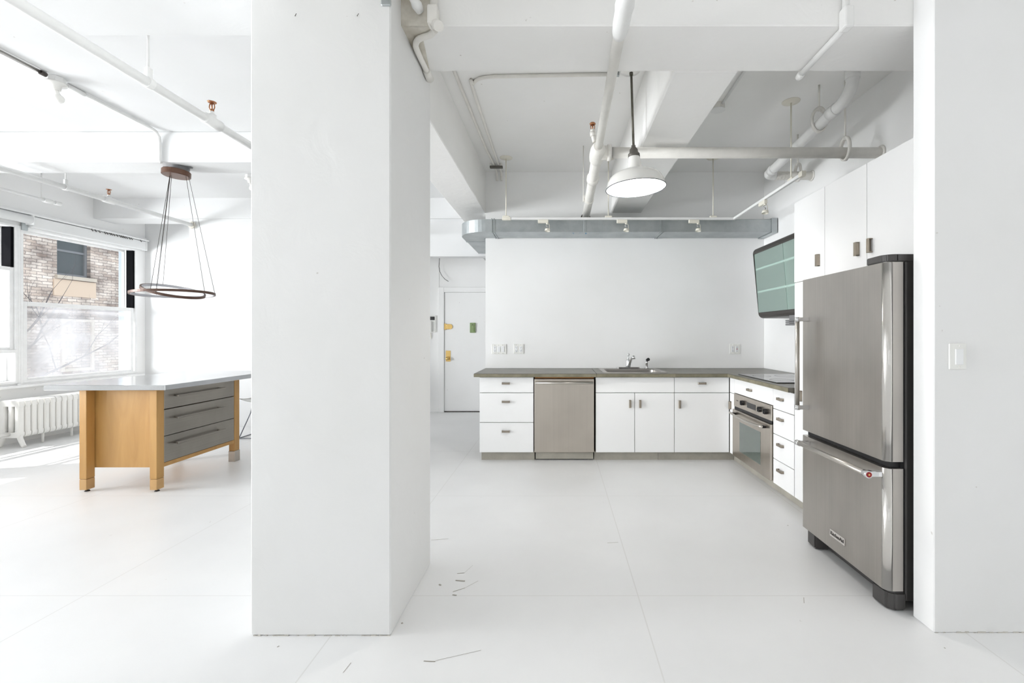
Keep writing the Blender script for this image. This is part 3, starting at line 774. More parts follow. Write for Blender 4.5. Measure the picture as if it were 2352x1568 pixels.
# ------------------------------------------------------------------ kitchen ceiling pipes
mp = thing('main_pipe', 'cream painted pipe running from overhead to the kitchen back wall', 'pipe', (.29, 3.3, 2.60))
def mx(y): return .272 + (y - 1.9) * .0145
def mpt(y): return (mx(y), y, 2.60)
obj('thin_run', MB().cyl(mpt(-3.5), mpt(3.30), .026, seg=22), 'pipe', mp)
obj('thick_run', MB().cyl(mpt(3.36), mpt(5.226), .041, seg=24), 'pipe', mp)
t = MB(); t.tube([mpt(1.70), mpt(1.80), mpt(1.84), mpt(1.88), mpt(1.95), mpt(2.0), mpt(2.03)], [.034, .036, .040, .036, .037, .034, .028], 22)
obj('coupling_sleeve', t, 'pipew', mp)
t = MB(); t.tube([mpt(3.22), mpt(3.27), mpt(3.30), mpt(3.40), mpt(3.46), mpt(3.48)], [.036, .05, .055, .058, .054, .043], 24)
t.tube([(mx(3.34), 3.34, 2.60), (mx(3.34) + .10, 3.34, 2.60)], .05, 24); t.tube([(mx(3.34) + .07, 3.34, 2.60), (mx(3.34) + .10, 3.34, 2.60)], .058, 24)
obj('tee_fitting', t, 'pipe', mp)
t = MB(); t.tube([mpt(3.86), mpt(3.87), mpt(3.93), mpt(3.94)], [.042, .053, .053, .042], 24); obj('coupling_band', t, 'pipe', mp)
t = MB(); clip_ring(t, mpt(4.5), (0, 1, 0), .041, .03); t.box(mx(4.5) - .062, mx(4.5) - .04, 4.485, 4.515, 2.58, 2.64, .003)
hg = obj('hanger', t, 'pipe', mp); obj('rod', MB().cyl((mx(4.5) - .055, 4.5, 2.62), (mx(4.5) - .055, 4.5, CZ), .005, seg=8), 'pipe', hg)
obj('wall_flange', MB().lathe([(.041, 0), (.058, 0), (.056, .008), (.041, .01)], (mx(5.2), 5.228, 2.60), (0, -1, 0), 24), 'slot', mp)
# sprinkler on the tee
sp = thing('fire_sprinkler', 'sprinkler head on a short riser at the kitchen pipe tee', 'sprinkler', (.262, 3.30, 2.64))
t = MB(); t.tube([(.270, 3.30, 2.661), (.262, 3.30, 2.69), (.256, 3.30, 2.715)], .017, 12); t.cyl((.257, 3.30, 2.70), (.255, 3.30, 2.735), .022, seg=8); t.cyl((.254, 3.30, 2.735), (.253, 3.30, 2.752), .017, seg=14)
obj('riser', t, 'pipe', sp)
t = MB()
for sx in (-1, 1): t.tube([(.253 + sx * .012, 3.30, 2.752), (.253 + sx * .015, 3.30, 2.775), (.253 + sx * .006, 3.30, 2.793)], .003, 6)
t.cyl((.253, 3.30, 2.752), (.253, 3.30, 2.793), .005, seg=8)
obj('head_frame', t, 'copper', sp)
obj('deflector', MB().lathe([(0, 0), (.020, -.002), (.022, .006), (.016, .012), (0, .014)], (.253, 3.30, 2.79), seg=18), 'copper', sp)

# cross pipe
cp = thing('cross_pipe', 'thick cream pipe crossing the kitchen above the pendant lamp', 'pipe', (1.3, 3.34, 2.60))
obj('pipe_run', MB().cyl((mx(3.34) + .102, 3.34, 2.60), (2.368, 3.34, 2.60), .039, seg=26), 'pipe', cp)
obj('wall_flange', MB().lathe([(.039, 0), (.055, 0), (.05, .01), (.039, .012)], (2.371, 3.34, 2.60), (-1, 0, 0), 24), 'pipe', cp)
def strap_hanger(parent, c, axis, r, side, oval=.05):
    """split-ring pipe hanger with threaded rod to the ceiling"""
    x, y, z = c; t = MB(); pts = []
    for k in range(25):
        a = -math.pi / 2 + 2 * math.pi * k / 24
        pts.append((math.cos(a) * (r + .008), math.sin(a) * (r + .008) + (oval * .5 * (1 + math.sin(a)))))
    b_ = bmesh.new(); w_ = .022; A = []; 
    for (u, v) in pts[:-1]:
        s2 = (1 + .012 / (r + .008))
        if axis == 'x': A.append([b_.verts.new((x + d, y + u * q, z + v * q)) for d in (-w_ / 2, w_ / 2) for q in (1, s2)])
        else: A.append([b_.verts.new((x + u * q, y + d, z + v * q)) for d in (-w_ / 2, w_ / 2) for q in (1, s2)])
    for i in range(24):
        P_, Q_ = A[i], A[(i + 1) % 24]
        for a0, a1 in ((0, 1), (1, 3), (3, 2), (2, 0)): b_.faces.new((P_[a0], P_[a1], Q_[a1], Q_[a0])).smooth = True
    bmesh.ops.recalc_face_normals(b_, faces=b_.faces)
    t.bm.free(); t.bm = b_
    top = z + r + .008 + oval
    h = obj('hanger', t, 'pipe', parent)
    obj('rod', MB().cyl((x, y, top - .005), (x, y, CZ), .0075, seg=10).cyl((x, y, top - .004), (x, y, top + .012), .014, seg=6), 'pipe', h)
    return h
strap_hanger(cp, (2.11, 3.34, 2.60), 'x', .039, 1)

# drain pipe
dp = thing('drain_pipe', 'white bent drain pipe under the kitchen ceiling above the wall cabinets', 'pipe', (1.95, 3.7, 2.8))
path = [(1.985, 3.06, CZ - .002), (1.985, 3.06, 2.99), (1.982, 3.068, 2.945), (1.977, 3.09, 2.905), (1.97, 3.125, 2.875), (1.963, 3.17, 2.858), (1.957, 3.23, 2.85), (1.95, 4.15, 2.755), (1.951, 4.20, 2.752), (1.963, 4.23, 2.75), (1.99, 4.243, 2.748), (2.03, 4.245, 2.747)]
obj('pipe_run', MB().tube(path[:2] + smooth(path[1:7], 4)[1:] + smooth(path[7:], 4), .039, 24), 'pipew', dp)
obj('branch_run', MB().cyl((2.03, 4.245, 2.747), (2.366, 4.245, 2.747), .037, seg=24), 'oldpaint', dp).data.materials[0] = M['pipe']
t = MB(); t.cyl((1.985, 3.06, 2.985), (1.985, 3.06, 3.06), .045, seg=24); obj('hub_joint', t, 'pipew', dp)
t = MB(); t.tube([(1.960, 3.20, 2.852), (1.955, 3.27, 2.846)], .045, 24); obj('hub_joint', t, 'pipew', dp)
t = MB(); t.tube([(1.951, 4.10, 2.760), (1.95, 4.16, 2.754)], .045, 24); obj('hub_joint', t, 'pipew', dp)
obj('wall_flange', MB().lathe([(.037, 0), (.05, 0), (.047, .008), (.037, .01)], (2.371, 4.245, 2.747), (-1, 0, 0), 24), 'pipe', dp)
strap_hanger(dp, (1.954, 3.40, 2.833), 'y', .040, 1, .06)
strap_hanger(dp, (2.24, 4.245, 2.747), 'x', .037, 1, .05)
t = MB()
for k in range(4):
    x = 2.04 + .03 * k
    t.tube([(x + .043 * .2 * math.sin(a), 4.245 + .042 * math.cos(a), 2.747 + .042 * math.sin(a)) for a in [2 * math.pi * q / 16 for q in range(16)]], .0018, 5, True)
for k in range(3):
    x = 2.045 + .035 * k
    t.tube([(x, 4.20, 2.72), (x + .012, 4.19, 2.705), (x + .004, 4.19, 2.695), (x - .008, 4.19, 2.70)], .0022, 5)
t.tube([(2.10, 4.2, 2.71), (2.09, 4.19, 2.66), (2.08, 4.18, 2.62)], .0018, 5)
obj('tie_wire', t, 'pipe', dp)

# conduits around the front beam
c1_ = thing('conduit', 'bent white conduit with junction fitting beside the pillar head', 'conduit', (-.6, 2.2, B))
pts = [(-.553, 2.03, CZ - .002), (-.553, 2.03, 2.70)]
obj('riser', MB().cyl(pts[0], pts[1], .017), 'pipe', c1_)
obj('corner_fitting', MB().box(-.575, -.53, 1.995, 2.049, 2.635, 2.72, .008, 2).cyl((-.545, 2.02, 2.645), (-.520, 1.99, 2.617), .022), 'pipe', c1_)
obj('bend', MB().tube(smooth([(-.553, 2.052, 2.64), (-.585, 2.085, 2.64), (-.62, 2.10, 2.64), (-.650, 2.118, 2.64), (-.672, 2.155, 2.64), (-.68, 2.21, 2.64), (-.682, 2.385, 2.638)]), .014, 14), 'pipe', c1_)
obj('end_fitting', MB().cyl((-.681, 2.36, 2.634), (-.681, 2.43, 2.630), .018, .021), 'pipe', c1_)
sp2 = thing('wrapped_pipe', 'lagged white pipe end meeting the beam beside the pillar head', 'pipe', P(965, 28, 2.03))
a, bq = P(966, 28, 2.028), P(930, -40, 1.93)
obj('pipe_run', MB().tube([a, a + (bq - a) * .25, a + (bq - a) * .4, bq], [.017, .024, .019, .02], 16), 'pipew', sp2)
c2_ = thing('conduit', 'white conduit with blunt end under the front beam at the right', 'conduit', (1.286, 2.2, B))
obj('riser', MB().cyl((1.286, 2.03, CZ - .002), (1.286, 2.03, 2.70), .015), 'pipew', c2_)
obj('corner_fitting', MB().box(1.264, 1.308, 2.0, 2.05, 2.625, 2.72, .008, 2), 'pipew', c2_)
obj('lower_run', MB().cyl((1.286, 2.04, 2.642), (1.286, 2.40, 2.642), .0145), 'pipew', c2_)
obj('end_fitting', MB().tube([(1.286, 2.395, 2.642), (1.286, 2.41, 2.640), (1.284, 2.432, 2.638)], [.017, .021, .016], 10), 'pipew', c2_)

# ceiling conduits of the kitchen
cz = CZ - .014
k1 = thing('conduit', 'bent conduit along the beam to the pendant lamp box', 'conduit', (-.64, 4, CZ))
pts = [(.43, 3.235, cz), (-.45, 3.262, cz), (-.53, 3.275, cz), (-.585, 3.305, cz), (-.62, 3.355, cz), (-.64, 3.43, cz), (-.647, 4.87, cz), (-.645, 5.15, cz), (-.645, 5.195, cz - .012), (-.645, 5.212, cz - .05), (-.645, 5.212, cz - .09)]
obj('conduit_run', MB().tube(pts[:2] + smooth(pts[1:7], 4)[1:] + smooth(pts[6:], 3)[1:], .012, 12), 'pipe', k1)
obj('connector', MB().cyl((.38, 3.237, cz), (.437, 3.235, cz), .017, seg=8), 'galv', k1)
k2 = thing('conduit', 'straight conduit beside the girder over the kitchen', 'conduit', (-.71, 4, CZ))
obj('conduit_run', MB().tube([(-.735, 2.43, cz), (-.715, 4.6, cz), (-.700, 4.82, cz), (-.695, 5.15, cz), (-.695, 5.195, cz - .012), (-.695, 5.212, cz - .05), (-.695, 5.212, cz - .09)], .012, 12), 'pipe', k2)
k3 = thing('conduit_clamp', 'dark metal conduit clamp on the ceiling near the back wall', 'clamp', (-.67, 4.95, CZ))
obj('clamp_plate', MB().box(-.74, -.60, 4.945, 4.985, cz - .036, cz - .014, .003), 'socketgrey', k3)
obj('strap', MB().box(-.740, -.725, 4.95, 4.98, cz - .014, CZ - .001, .002), 'pipe', k3)
obj('strap', MB().box(-.622, -.607, 4.95, 4.98, cz - .014, CZ - .001, .002), 'pipe', k3)
jb = thing('junction_box', 'octagonal white junction box on the ceiling beyond the kitchen beam', 'junction box', (1.30, 3.69, CZ))
obj('box', MB().lathe([(0, 0), (.058, 0), (.058, -.042), (0, -.042)], (1.30, 3.69, CZ), seg=8, smooth=False), 'oldpaint', jb).data.materials[0] = M['pipe']
obj('cover', MB().lathe([(0, -.042), (.060, -.042), (.060, -.047), (0, -.047)], (1.30, 3.69, CZ), seg=8, smooth=False), 'pipew', jb)
obj('conduit_run', MB().cyl((1.32, 3.64, cz), (1.30, 2.43, cz), .010, seg=12), 'pipew', jb)
obj('connector', MB().cyl((1.25, 3.69, cz - .006), (1.20, 3.69, cz - .006), .014, seg=8), 'galv', jb)

# ------------------------------------------------------------------ barn pendant lamp
lx, ly = .503, 3.15
bl = thing('barn_pendant', 'white enamel barn pendant lamp on a dark rod in the kitchen', 'pendant lamp', (lx, ly, CZ))
obj('canopy', MB().lathe([(0, 0), (.058, 0), (.058, -.03), (.07, -.032), (.066, -.042), (.02, -.05), (0, -.05)], (lx, ly, CZ - .001), seg=30), 'enamel', bl)
top = Vector((lx + .006, ly, CZ - .05)); d = Vector((.030, 0, -1)).normalized()
Lr = .52; bot = top + d * Lr
obj('rod', MB().cyl(top, bot + d * .02, .0085, seg=14).cyl(top, top + d * .02, .013, seg=10), 'rodgreen', bl)
tilt = Vector((.058, .0, -1)).normalized()
def along(h): return bot + tilt * h
ax = -tilt
obj('socket_cap', MB().lathe([(0, .015), (.014, .015), (.016, 0), (.028, -.014), (.030, -.035), (.040, -.045), (.041, -.066), (.032, -.068)], bot, ax, 30), 'socketgrey', bl)
prof = [(.038, -.062), (.044, -.095), (.050, -.135), (.052, -.145), (.060, -.155), (.105, -.168), (.150, -.186), (.178, -.210), (.194, -.240), (.2065, -.282)]
obj('shade', MB().lathe(prof, bot, ax, 56), 'enamel', bl)
inn = [(r - .004, h + .001 if i else h) for i, (r, h) in enumerate(prof)]
sh2 = obj('shade_inside', MB().lathe([(r - .003, h) for r, h in prof], bot, ax, 56), 'enamelin', bl)
obj('rim', MB().lathe([(.2025, -.2815), (.2085, -.281), (.2088, -.2845), (.2025, -.2845), (.2025, -.2815)], bot, ax, 56), 'rim', bl)

# ------------------------------------------------------------------ duct
dz0, dz1, dy0, dy1 = 2.371, 2.507, 4.90, 5.225
du = thing('air_duct', 'galvanised rectangular air duct along the kitchen back wall', 'duct', (.7, 5.05, dz0))
obj('straight_run', MB().box(-.70, 2.335, dy0, dy1, dz0, dz1, .003), 'galv', du)
el_ = [(-.70, dy0)] + [(u, v) for u, v in arc((-.78, dy0 + .31), .31, -math.pi / 2, -math.pi, 12)] + [(-1.09, 5.42), (-.80, 5.42), (-.80, dy1 + .06)] + [(-.79, dy1 + .012), (-.76, dy1)] + [(-.70, dy1)]
el_ = [(max(u, -1.09), v) for u, v in el_]
el2 = [(u, v) for (u, v) in el_ if not (u > -.84 and v > 5.226)] 
el2 = [(-.70, dy0)] + arc((-.78, dy0 + .31), .31, -math.pi / 2, -math.pi, 12) + [(-1.09, 5.42), (-.84, 5.42), (-.84, dy1), (-.70, dy1)]
obj('elbow', MB().prism(el2, 'z', dz0, dz1), 'galv', du)
obj('branch_run', MB().box(-1.088, -.842, 5.43, 6.248, dz0 + .002, dz1 - .002, .002).box(-1.088, -.842, 6.402, 7.2, dz0 + .002, dz1 - .002, .002), 'galv', du)
t = MB()
def collar(t, x0, x1, e=.008): 
    t.box(x0, x1, dy0 - e, dy0 + .002, dz0 - e, dz1 + e); t.box(x0, x1, dy0, dy1, dz0 - e, dz0 + .001); t.box(x0, x1, dy0, dy1, dz1 - .001, dz1 + e)
t = MB(); collar(t, -.715, -.705); collar(t, -.69, -.68); obj('joint_flange', t, 'galv', du)
t = MB(); collar(t, 1.11, 1.118); collar(t, 1.135, 1.143); obj('joint_flange', t, 'galv', du)
t = MB(); collar(t, 2.30, 2.36, .01); obj('wall_flange', t, 'galv', du)
obj('seam_strap', MB().box(.278, .306, dy0 - .006, dy0, dz0 - .004, dz1 + .006, .002).box(.278, .306, dy0 - .006, dy0 + .03, dz0 - .005, dz0, .001), 'galv', du)
t = MB(); t.box(-1.092, -.838, 5.418, 5.432, dz0 - .006, dz1 + .006); obj('joint_flange', t, 'galv', du)
t = MB()
xs_ = [.155, .17, .235, .262, .30, .345]
for i, x in enumerate(xs_): t.box(x, x + (.016 if i % 2 == 0 else .006), dy0 + .05, dy0 + .058 + .05 * (i % 3 == 1), dz0 - .0008, dz0)
ik = obj('ink_mark', t, 'ink', du); ik['label'] = 'blue handwritten marks'

# ------------------------------------------------------------------ track light
ty, tz, tx0, tx1, tyn = 4.80, 2.487, -.556, 1.862, 3.47
tl = thing('track_light', 'white L-shaped track light rail hung on rods before the duct', 'track light', (.7, ty, tz))
obj('rail', MB().box(tx0, tx1 + .012, ty - .012, ty + .012, tz - .012, tz + .012, .002).box(tx1 - .012, tx1 + .012, tyn, ty - .012, tz - .012, tz + .012, .002), 'pipew', tl)
obj('end_feed', MB().box(tx0 - .03, tx0 + .06, ty - .016, ty + .016, tz - .016, tz + .014, .003), 'cream', tl)
obj('end_cap', MB().box(tx1 - .018, tx1 + .018, tyn - .03, tyn + .02, tz - .02, tz + .02, .003), 'cream', tl)
for (x, y) in ((-.545, ty), (.535, ty), (1.64, ty), (tx1 + .005, 3.64)):
    t = MB(); t.cyl((x, y, tz + .012), (x, y, CZ - .008), .006, seg=10)
    rd = obj('rod', t, 'cream', tl)
    obj('rod_canopy', MB().lathe([(0, -.012), (.02, -.012), (.066, -.005), (.068, 0), (0, 0)], (x, y, CZ - .0005), seg=30), 'cream', rd)
    obj('rail_clip', MB().box(x - .035, x + .035, y - .014, y + .014, tz + .010, tz + .03, .003) if y == ty else MB().box(x - .014, x + .014, y - .035, y + .035, tz + .01, tz + .03, .003), 'cream', rd)
def spot(label, px, along_x=True):
    if along_x: x, y = (px - VX) * ty / F, ty - .004
    else: y = F * tx1 / (px - VX); x = tx1
    s = thing('spotlight', label, 'spotlight', (x, y, tz - .012), 'track spotlights in the kitchen')
    z = tz - .012
    if along_x: t = MB().box(x - .098, x + .012, y - .016, y + .016, z - .036, z - .001, .004)
    else: t = MB().box(x - .016, x + .016, y - .02, y + .10, z - .036, z - .001, .004)
    obj('adapter', t, 'cream', s)
    t = MB(); t.cyl((x, y, z - .036), (x, y, z - .05), .014, .010, seg=16)
    t.tube([(x + .014, y, z - .04), (x + .024, y, z - .06), (x + .024, y, z - .10)], .003, 6)
    obj('arm', t, 'cream', s)
    t = MB(); t.tube([(x - .004, y, z - .05), (x - .014, y - .004, z - .065), (x - .004, y - .012, z - .075), (x + .006, y - .004, z - .07), (x, y, z - .09)], .004, 8)
    obj('coiled_lead', t, 'chrome', s)
    t = MB(); t.lathe([(.012, .022), (.026, .014), (.0295, -.008), (.0265, -.010), (.0255, -.004), (0, -.004)], (x + .002, y, z - .112), Vector((.14, .12, 1)), 24)
    hd = obj('lamp_head', t, 'cream', s)
    return s
spot('small cream spotlight leftmost on the track light rail', 1257)
spot('small cream spotlight on the rail below the barn pendant lamp', 1438)
spot('small cream spotlight on the rail between barn lamp and duct end', 1603)
spot('small cream spotlight on the track arm that runs towards the camera', 1757, False)

# ------------------------------------------------------------------ cabinets
def pull(parent, c, axis, side, L=.078, flange=-1):
    """small square hook pull: front plate, full-length flange on one side and closed ends; side '-y' or '-x' is the way it faces"""
    t = MB(); o_, w_, th = .024, .020, .005; h = L / 2
    def put(a0, a1, b0, b1, d0, d1):      # a along the handle, b across it, d out from the face
        x, y, z = c
        if side == '-y':
            if axis == 'h': t.box(x + a0, x + a1, y - d1, y - d0, z + b0, z + b1, .0008)
            else: t.box(x + b0, x + b1, y - d1, y - d0, z + a0, z + a1, .0008)
        elif axis == 'h': t.box(x - d1, x - d0, y + a0, y + a1, z + b0, z + b1, .0008)
        else: t.box(x - d1, x - d0, y + b0, y + b1, z + a0, z + a1, .0008)
    put(-h, h, -w_ / 2, w_ / 2, o_ - th, o_)
    if flange < 0: put(-h, h, -w_ / 2, -w_ / 2 + th, 0, o_ - th)
    else: put(-h, h, w_ / 2 - th, w_ / 2, 0, o_ - th)
    put(-h, -h + th, -w_ / 2, w_ / 2, 0, o_ - th); put(h - th, h, -w_ / 2, w_ / 2, 0, o_ - th)
    return obj('handle', t, 'nickel', parent)

YF = 4.54; XF = 1.715; KZ = .088; CT0, CT1 = .845, .880
g2 = .0028
def front_y(parent, name, x0, x1, z0, z1, hx=None, hz=None, ax='h'):
    d = obj(name, MB().box(x0 + g2, x1 - g2, YF, YF + .018, z0 + g2, z1 - g2, .001), 'cab', parent)
    if hx is not None: pull(d, (hx, YF, hz), ax, '-y')
    return d
def front_x(parent, name, y0, y1, z0, z1, hy=None, hz=None, ax='h'):
    d = obj(name, MB().box(XF, XF + .018, y0 + g2, y1 - g2, z0 + g2, z1 - g2, .001), 'cab', parent)
    if hy is not None: pull(d, (XF, hy, hz), ax, '-x')
    return d
def zy(py, Y=YF): return H - (py - VY) * Y / F
def xx(px, Y=YF): return (px - VX) * Y / F

# left drawer unit
x0, x1 = -.782, -.240
c = thing('drawer_cabinet', 'white base cabinet with three drawers left of the dishwasher', 'cabinet', (x0, 4.9, 0))
obj('carcass', MB().box(x0 + .002, x1, YF + .019, 5.225, KZ, .843), 'gap', c)
obj('toe_kick', MB().box(x0 + .012, x1 + .006, 4.598, 5.2, 0, KZ - .002), 'kick', c)
for z0, z1, py in ((.684, CT0 - .004, 880), (.388, .684, 922), (KZ, .388, 990)): front_y(c, 'drawer', x0, x1, z0, z1, xx(1162), zy(py), 'h')
# dishwasher
c = thing('dishwasher', 'stainless dishwasher under the counter between white cabinets', 'dishwasher', (.07, 4.9, 0))
obj('body', MB().box(-.228, .362, YF + .03, 5.2, .09, .838), 'black', c)
dd = obj('door', MB().box(-.232, .362, YF - .012, YF + .028, .093, .824, .004, 2), 'steelh', c)
t = MB(); zb = zy(878); t.cyl((-.222, YF - .052, zb), (.352, YF - .052, zb), .0105, seg=18)
for x in (-.20, .33): t.box(x - .012, x + .012, YF - .05, YF - .011, zb - .008, zb + .008, .002)
obj('handle', t, 'satin', dd)
obj('kick_plate', MB().box(-.222, .358, 4.585, 4.62, .012, .086, .002), 'kick', c)
obj('wood_strip', MB().box(-.228, .362, YF + .004, YF + .03, .829, .842), 'orange', c)
# sink cabinet
x0, x1 = .378, 1.164; xm = xx(1458)
c = thing('sink_cabinet', 'white double-door base cabinet under the sink', 'cabinet', (.77, 4.9, 0))
obj('carcass', MB().box(x0, x1 - .001, YF + .019, YF + .05, KZ, .843).box(x0, x0 + .016, YF + .05, 5.225, KZ, .843).box(x1 - .017, x1 - .001, YF + .05, 5.225, KZ, .843).box(x0, x1 - .001, YF + .05, 5.225, KZ, KZ + .02), 'gap', c)
obj('toe_kick', MB().box(x0 - .01, x1 - .15, 4.598, 5.2, 0, KZ - .002), 'kick', c)
front_y(c, 'false_front', x0, x1, .684, CT0 - .004)
front_y(c, 'door', x0, xm, KZ, .684, xx(1447), zy(927), 'v'); front_y(c, 'door', xm, x1, KZ, .684, xx(1470), zy(927), 'v')
# corner cabinet
x0, x1 = 1.164, 1.7125
c = thing('corner_cabinet', 'white base cabinet with one drawer and door in the kitchen corner', 'cabinet', (1.4, 4.9, 0))
obj('carcass', MB().box(x0 + .001, x1, YF + .019, 5.225, KZ, .843).box(x1, 2.36, YF + .03, 5.225, KZ, .843), 'gap', c)
obj('toe_kick', MB().box(x0 - .148, 1.79, 4.598, 5.2, 0, KZ - .002), 'kick', c)
front_y(c, 'drawer', x0, x1, .684, CT0 - .004, xx(1612), zy(880), 'h'); front_y(c, 'door', x0, x1, KZ, .684, xx(1560.5), zy(928), 'v')
# narrow pull-out
ya, yb, yc, yd, ye = 4.535, 4.414, 3.622, 3.30, 2.923
c = thing('pullout_cabinet', 'narrow white pull-out cabinet between corner and oven', 'cabinet', (2, 4.47, 0))
obj('carcass', MB().box(XF + .019, 2.36, yb + .001, ya - .001, KZ, .843), 'gap', c)
obj('toe_kick', MB().box(1.778, 2.3, yb + .001, ya + .05, 0, KZ - .002), 'kick', c)
front_x(c, 'top_panel', yb, ya, .690, CT0 - .004); front_x(c, 'door', yb, ya, KZ, .690, (F * XF / (1681 - VX)) + .02, H - (931 - VY) * 4.48 / F, 'v')
# oven housing
c = thing('oven_cabinet', 'white drawer cabinet housing the oven below the cooktop', 'cabinet', (2, 4.0, 0))
obj('carcass', MB().box(XF + .019, 2.36, yc + .001, yb - .001, .702, .843).box(2.33, 2.36, yc + .001, yb - .001, KZ, .70).box(XF + .019, 2.33, yc + .001, yb - .001, KZ, KZ + .015), 'gap', c)
obj('toe_kick', MB().box(1.778, 2.3, yc + .001, yb - .001, 0, KZ - .002), 'kick', c)
front_x(c, 'drawer', yc, yb, .700, CT0 - .004, 4.05, H - (895.5 - VY) * 4.05 / F, 'h')
# oven
oz0, oz1 = KZ + .016, .698; oy0, oy1 = yc + .008, yb - .006
c = thing('wall_oven', 'stainless built-in oven with three black knobs and glass door', 'oven', (1.8, 4.0, 0))
obj('body', MB().box(XF + .02, 2.32, oy0 + .01, oy1 - .01, oz0 + .002, oz1 - .004), 'black', c)
cpz = .575
pn = obj('control_panel', MB().box(XF - .008, XF + .018, oy0, oy1, cpz, oz1, .002), 'steelh', c)
def knob(y, z):
    t = MB(); n = 12
    pr = [((.024 if k % 2 == 0 else .019) * math.cos(2 * math.pi * k / n), (.024 if k % 2 == 0 else .019) * math.sin(2 * math.pi * k / n)) for k in range(n)]
    t.prism([(y + u, z + v) for u, v in pr], 'x', XF - .034, XF - .008)
    t.box(XF - .040, XF - .033, y - .004, y + .004, z - .018, z + .018, .001)
    obj('knob', t, 'black', pn)
def oy(px): return F * (XF - .01) / (px - VX)
kz = .638
for px in (1707, 1747, 1760.5): knob(oy(px), kz)
obj('display', MB().box(XF - .010, XF - .007, oy(1735), oy(1715.5), kz - .028, kz + .02, .0005), 'cooktop', pn)
t = MB()
for k in range(3): t.cyl((XF - .0105, oy(1739), kz + .02 - .018 * k), (XF - .0078, oy(1739), kz + .02 - .018 * k), .005, seg=10)
obj('button', t, 'steelbr', pn)
obj('badge', MB().box(XF - .009, XF - .0075, oy(1695), oy(1691), kz - .004, kz + .004), 'slot', pn)
od = obj('door', MB().box(XF - .022, XF + .018, oy0, oy1, oz0 - .004, .548, .004, 2), 'steelh', c)
obj('vent_gap', MB().box(XF - .002, XF + .018, oy0 + .004, oy1 - .004, .549, cpz - .002), 'black', c)
obj('window', MB().box(XF - .0235, XF - .02, 3.80, 4.235, .178, .452, .0008), 'ovenglass', od)
t = MB(); hz = .512; hp = []
for k in range(13):
    q = k / 12; hp.append((XF - .062 - .012 * math.sin(q * math.pi), 3.69 + q * .68, hz + .006 - .010 * math.sin(q * math.pi)))
t.tube(hp, .010, 14)
hb = obj('handle', t, 'satin', od)
t = MB()
for y in (3.72, 4.34): t.box(XF - .058, XF - .021, y - .02, y + .02, hz - .008, hz + .010, .003)
obj('handle_bracket', t, 'black', hb)
# drawer stack right of oven
c = thing('drawer_cabinet', 'narrow white cabinet with four drawers right of the oven', 'cabinet', (2, 3.46, 0))
obj('carcass', MB().box(XF + .019, 2.36, yd + .001, yc - .001, KZ, .843), 'gap', c)
obj('toe_kick', MB().box(1.778, 2.3, yd + .001, yc - .001, 0, KZ - .002), 'kick', c)
for z0, z1, py in ((.680, CT0 - .004, 917), (.482, .680, 963.5), (.285, .482, 1023), (KZ, .285, 1082)):
    front_x(c, 'drawer', yd, yc, z0, z1, 3.487, H - (py - VY) * 3.487 / F, 'h')
# tall cabinet and wall units over the refrigerator
c = thing('tall_cabinet', 'tall narrow white cabinet between drawers and refrigerator', 'cabinet', (2, 3.1, 0))
obj('carcass', MB().box(XF + .019, 2.36, ye + .001, yd - .001, KZ, 1.638), 'gap', c)
obj('toe_kick', MB().box(1.778, 2.3, ye - .1, yd - .001, 0, KZ - .002), 'kick', c)
d = obj('door', MB().box(XF, XF + .018, ye + g2, yd - g2 - .004, KZ + g2, 1.638, .001), 'cab', c); pull(d, (XF, 3.20, .835), 'v', '-x', .075)
UT = 2.217
def wallunit(label, ys_, handles):
    c = thing('wall_cabinet', label, 'cabinet', (2, (ys_[0] + ys_[-1]) / 2, 1.642), 'white cabinets above the refrigerator')
    obj('carcass', MB().box(XF + .019, 2.36, ys_[-1] + .001, ys_[0] - .001, 1.642, UT), 'gap', c)
    for a, b_, hy in zip(ys_, ys_[1:], handles):
        d = obj('door', MB().box(XF, XF + .018, b_ + g2 * .7, a - g2 * .7, 1.643, UT, .0008), 'cab', c)
        pull(d, (XF, hy, 1.754), 'v', '-x', .078, 1 if hy == 2.486 else -1)
    return c
wallunit('white wall cabinet with one door above the tall cabinet, left of three doors', (yd, ye), (2.985,))
wallunit('white wall cabinet with two doors directly above the refrigerator', (ye, 2.524, 2.126), (2.594, 2.486))

# ------------------------------------------------------------------ worktop, cooktop, sink
ct = thing('countertop', 'dark olive concrete worktop running round the kitchen corner', 'countertop', (.7, 4.9, CT0))
def slab(t, *a): t.box(*a)
sx0, sx1, sy0, sy1 = .475, 1.092, 4.595, 5.145
obj('slab', MB().box(-.829, .3835, 4.49, 5.226, CT0, CT1, .003), 'concrete', ct)
t = MB()
b_ = bmesh.new()
outer = [(.3855, 4.49), (1.166, 4.49), (1.166, 5.226), (.3855, 5.226)]; inner = [(sx0, sy0), (sx1, sy0), (sx1, sy1), (sx0, sy1)]
lay = []
for z in (CT0, CT1): lay.append(([b_.verts.new((u, v, z)) for u, v in outer], [b_.verts.new((u, v, z)) for u, v in inner]))
for k in range(4):
    k2 = (k + 1) % 4
    (o0, i0), (o1, i1) = lay
    b_.faces.new((o0[k], o0[k2], o1[k2], o1[k])); b_.faces.new((i0[k], i0[k2], i1[k2], i1[k]))
    b_.faces.new((o1[k], o1[k2], i1[k2], i1[k])); b_.faces.new((o0[k], o0[k2], i0[k2], i0[k]))
bmesh.ops.recalc_face_normals(b_, faces=b_.faces); t.bm.free(); t.bm = b_
obj('slab', t, 'concrete', ct)
obj('slab', MB().prism([(1.168, 4.49), (1.675, 4.49), (1.675, 3.303), (2.368, 3.303), (2.368, 5.226), (1.168, 5.226)], 'z', CT0, CT1, bev=.003), 'concrete', ct)
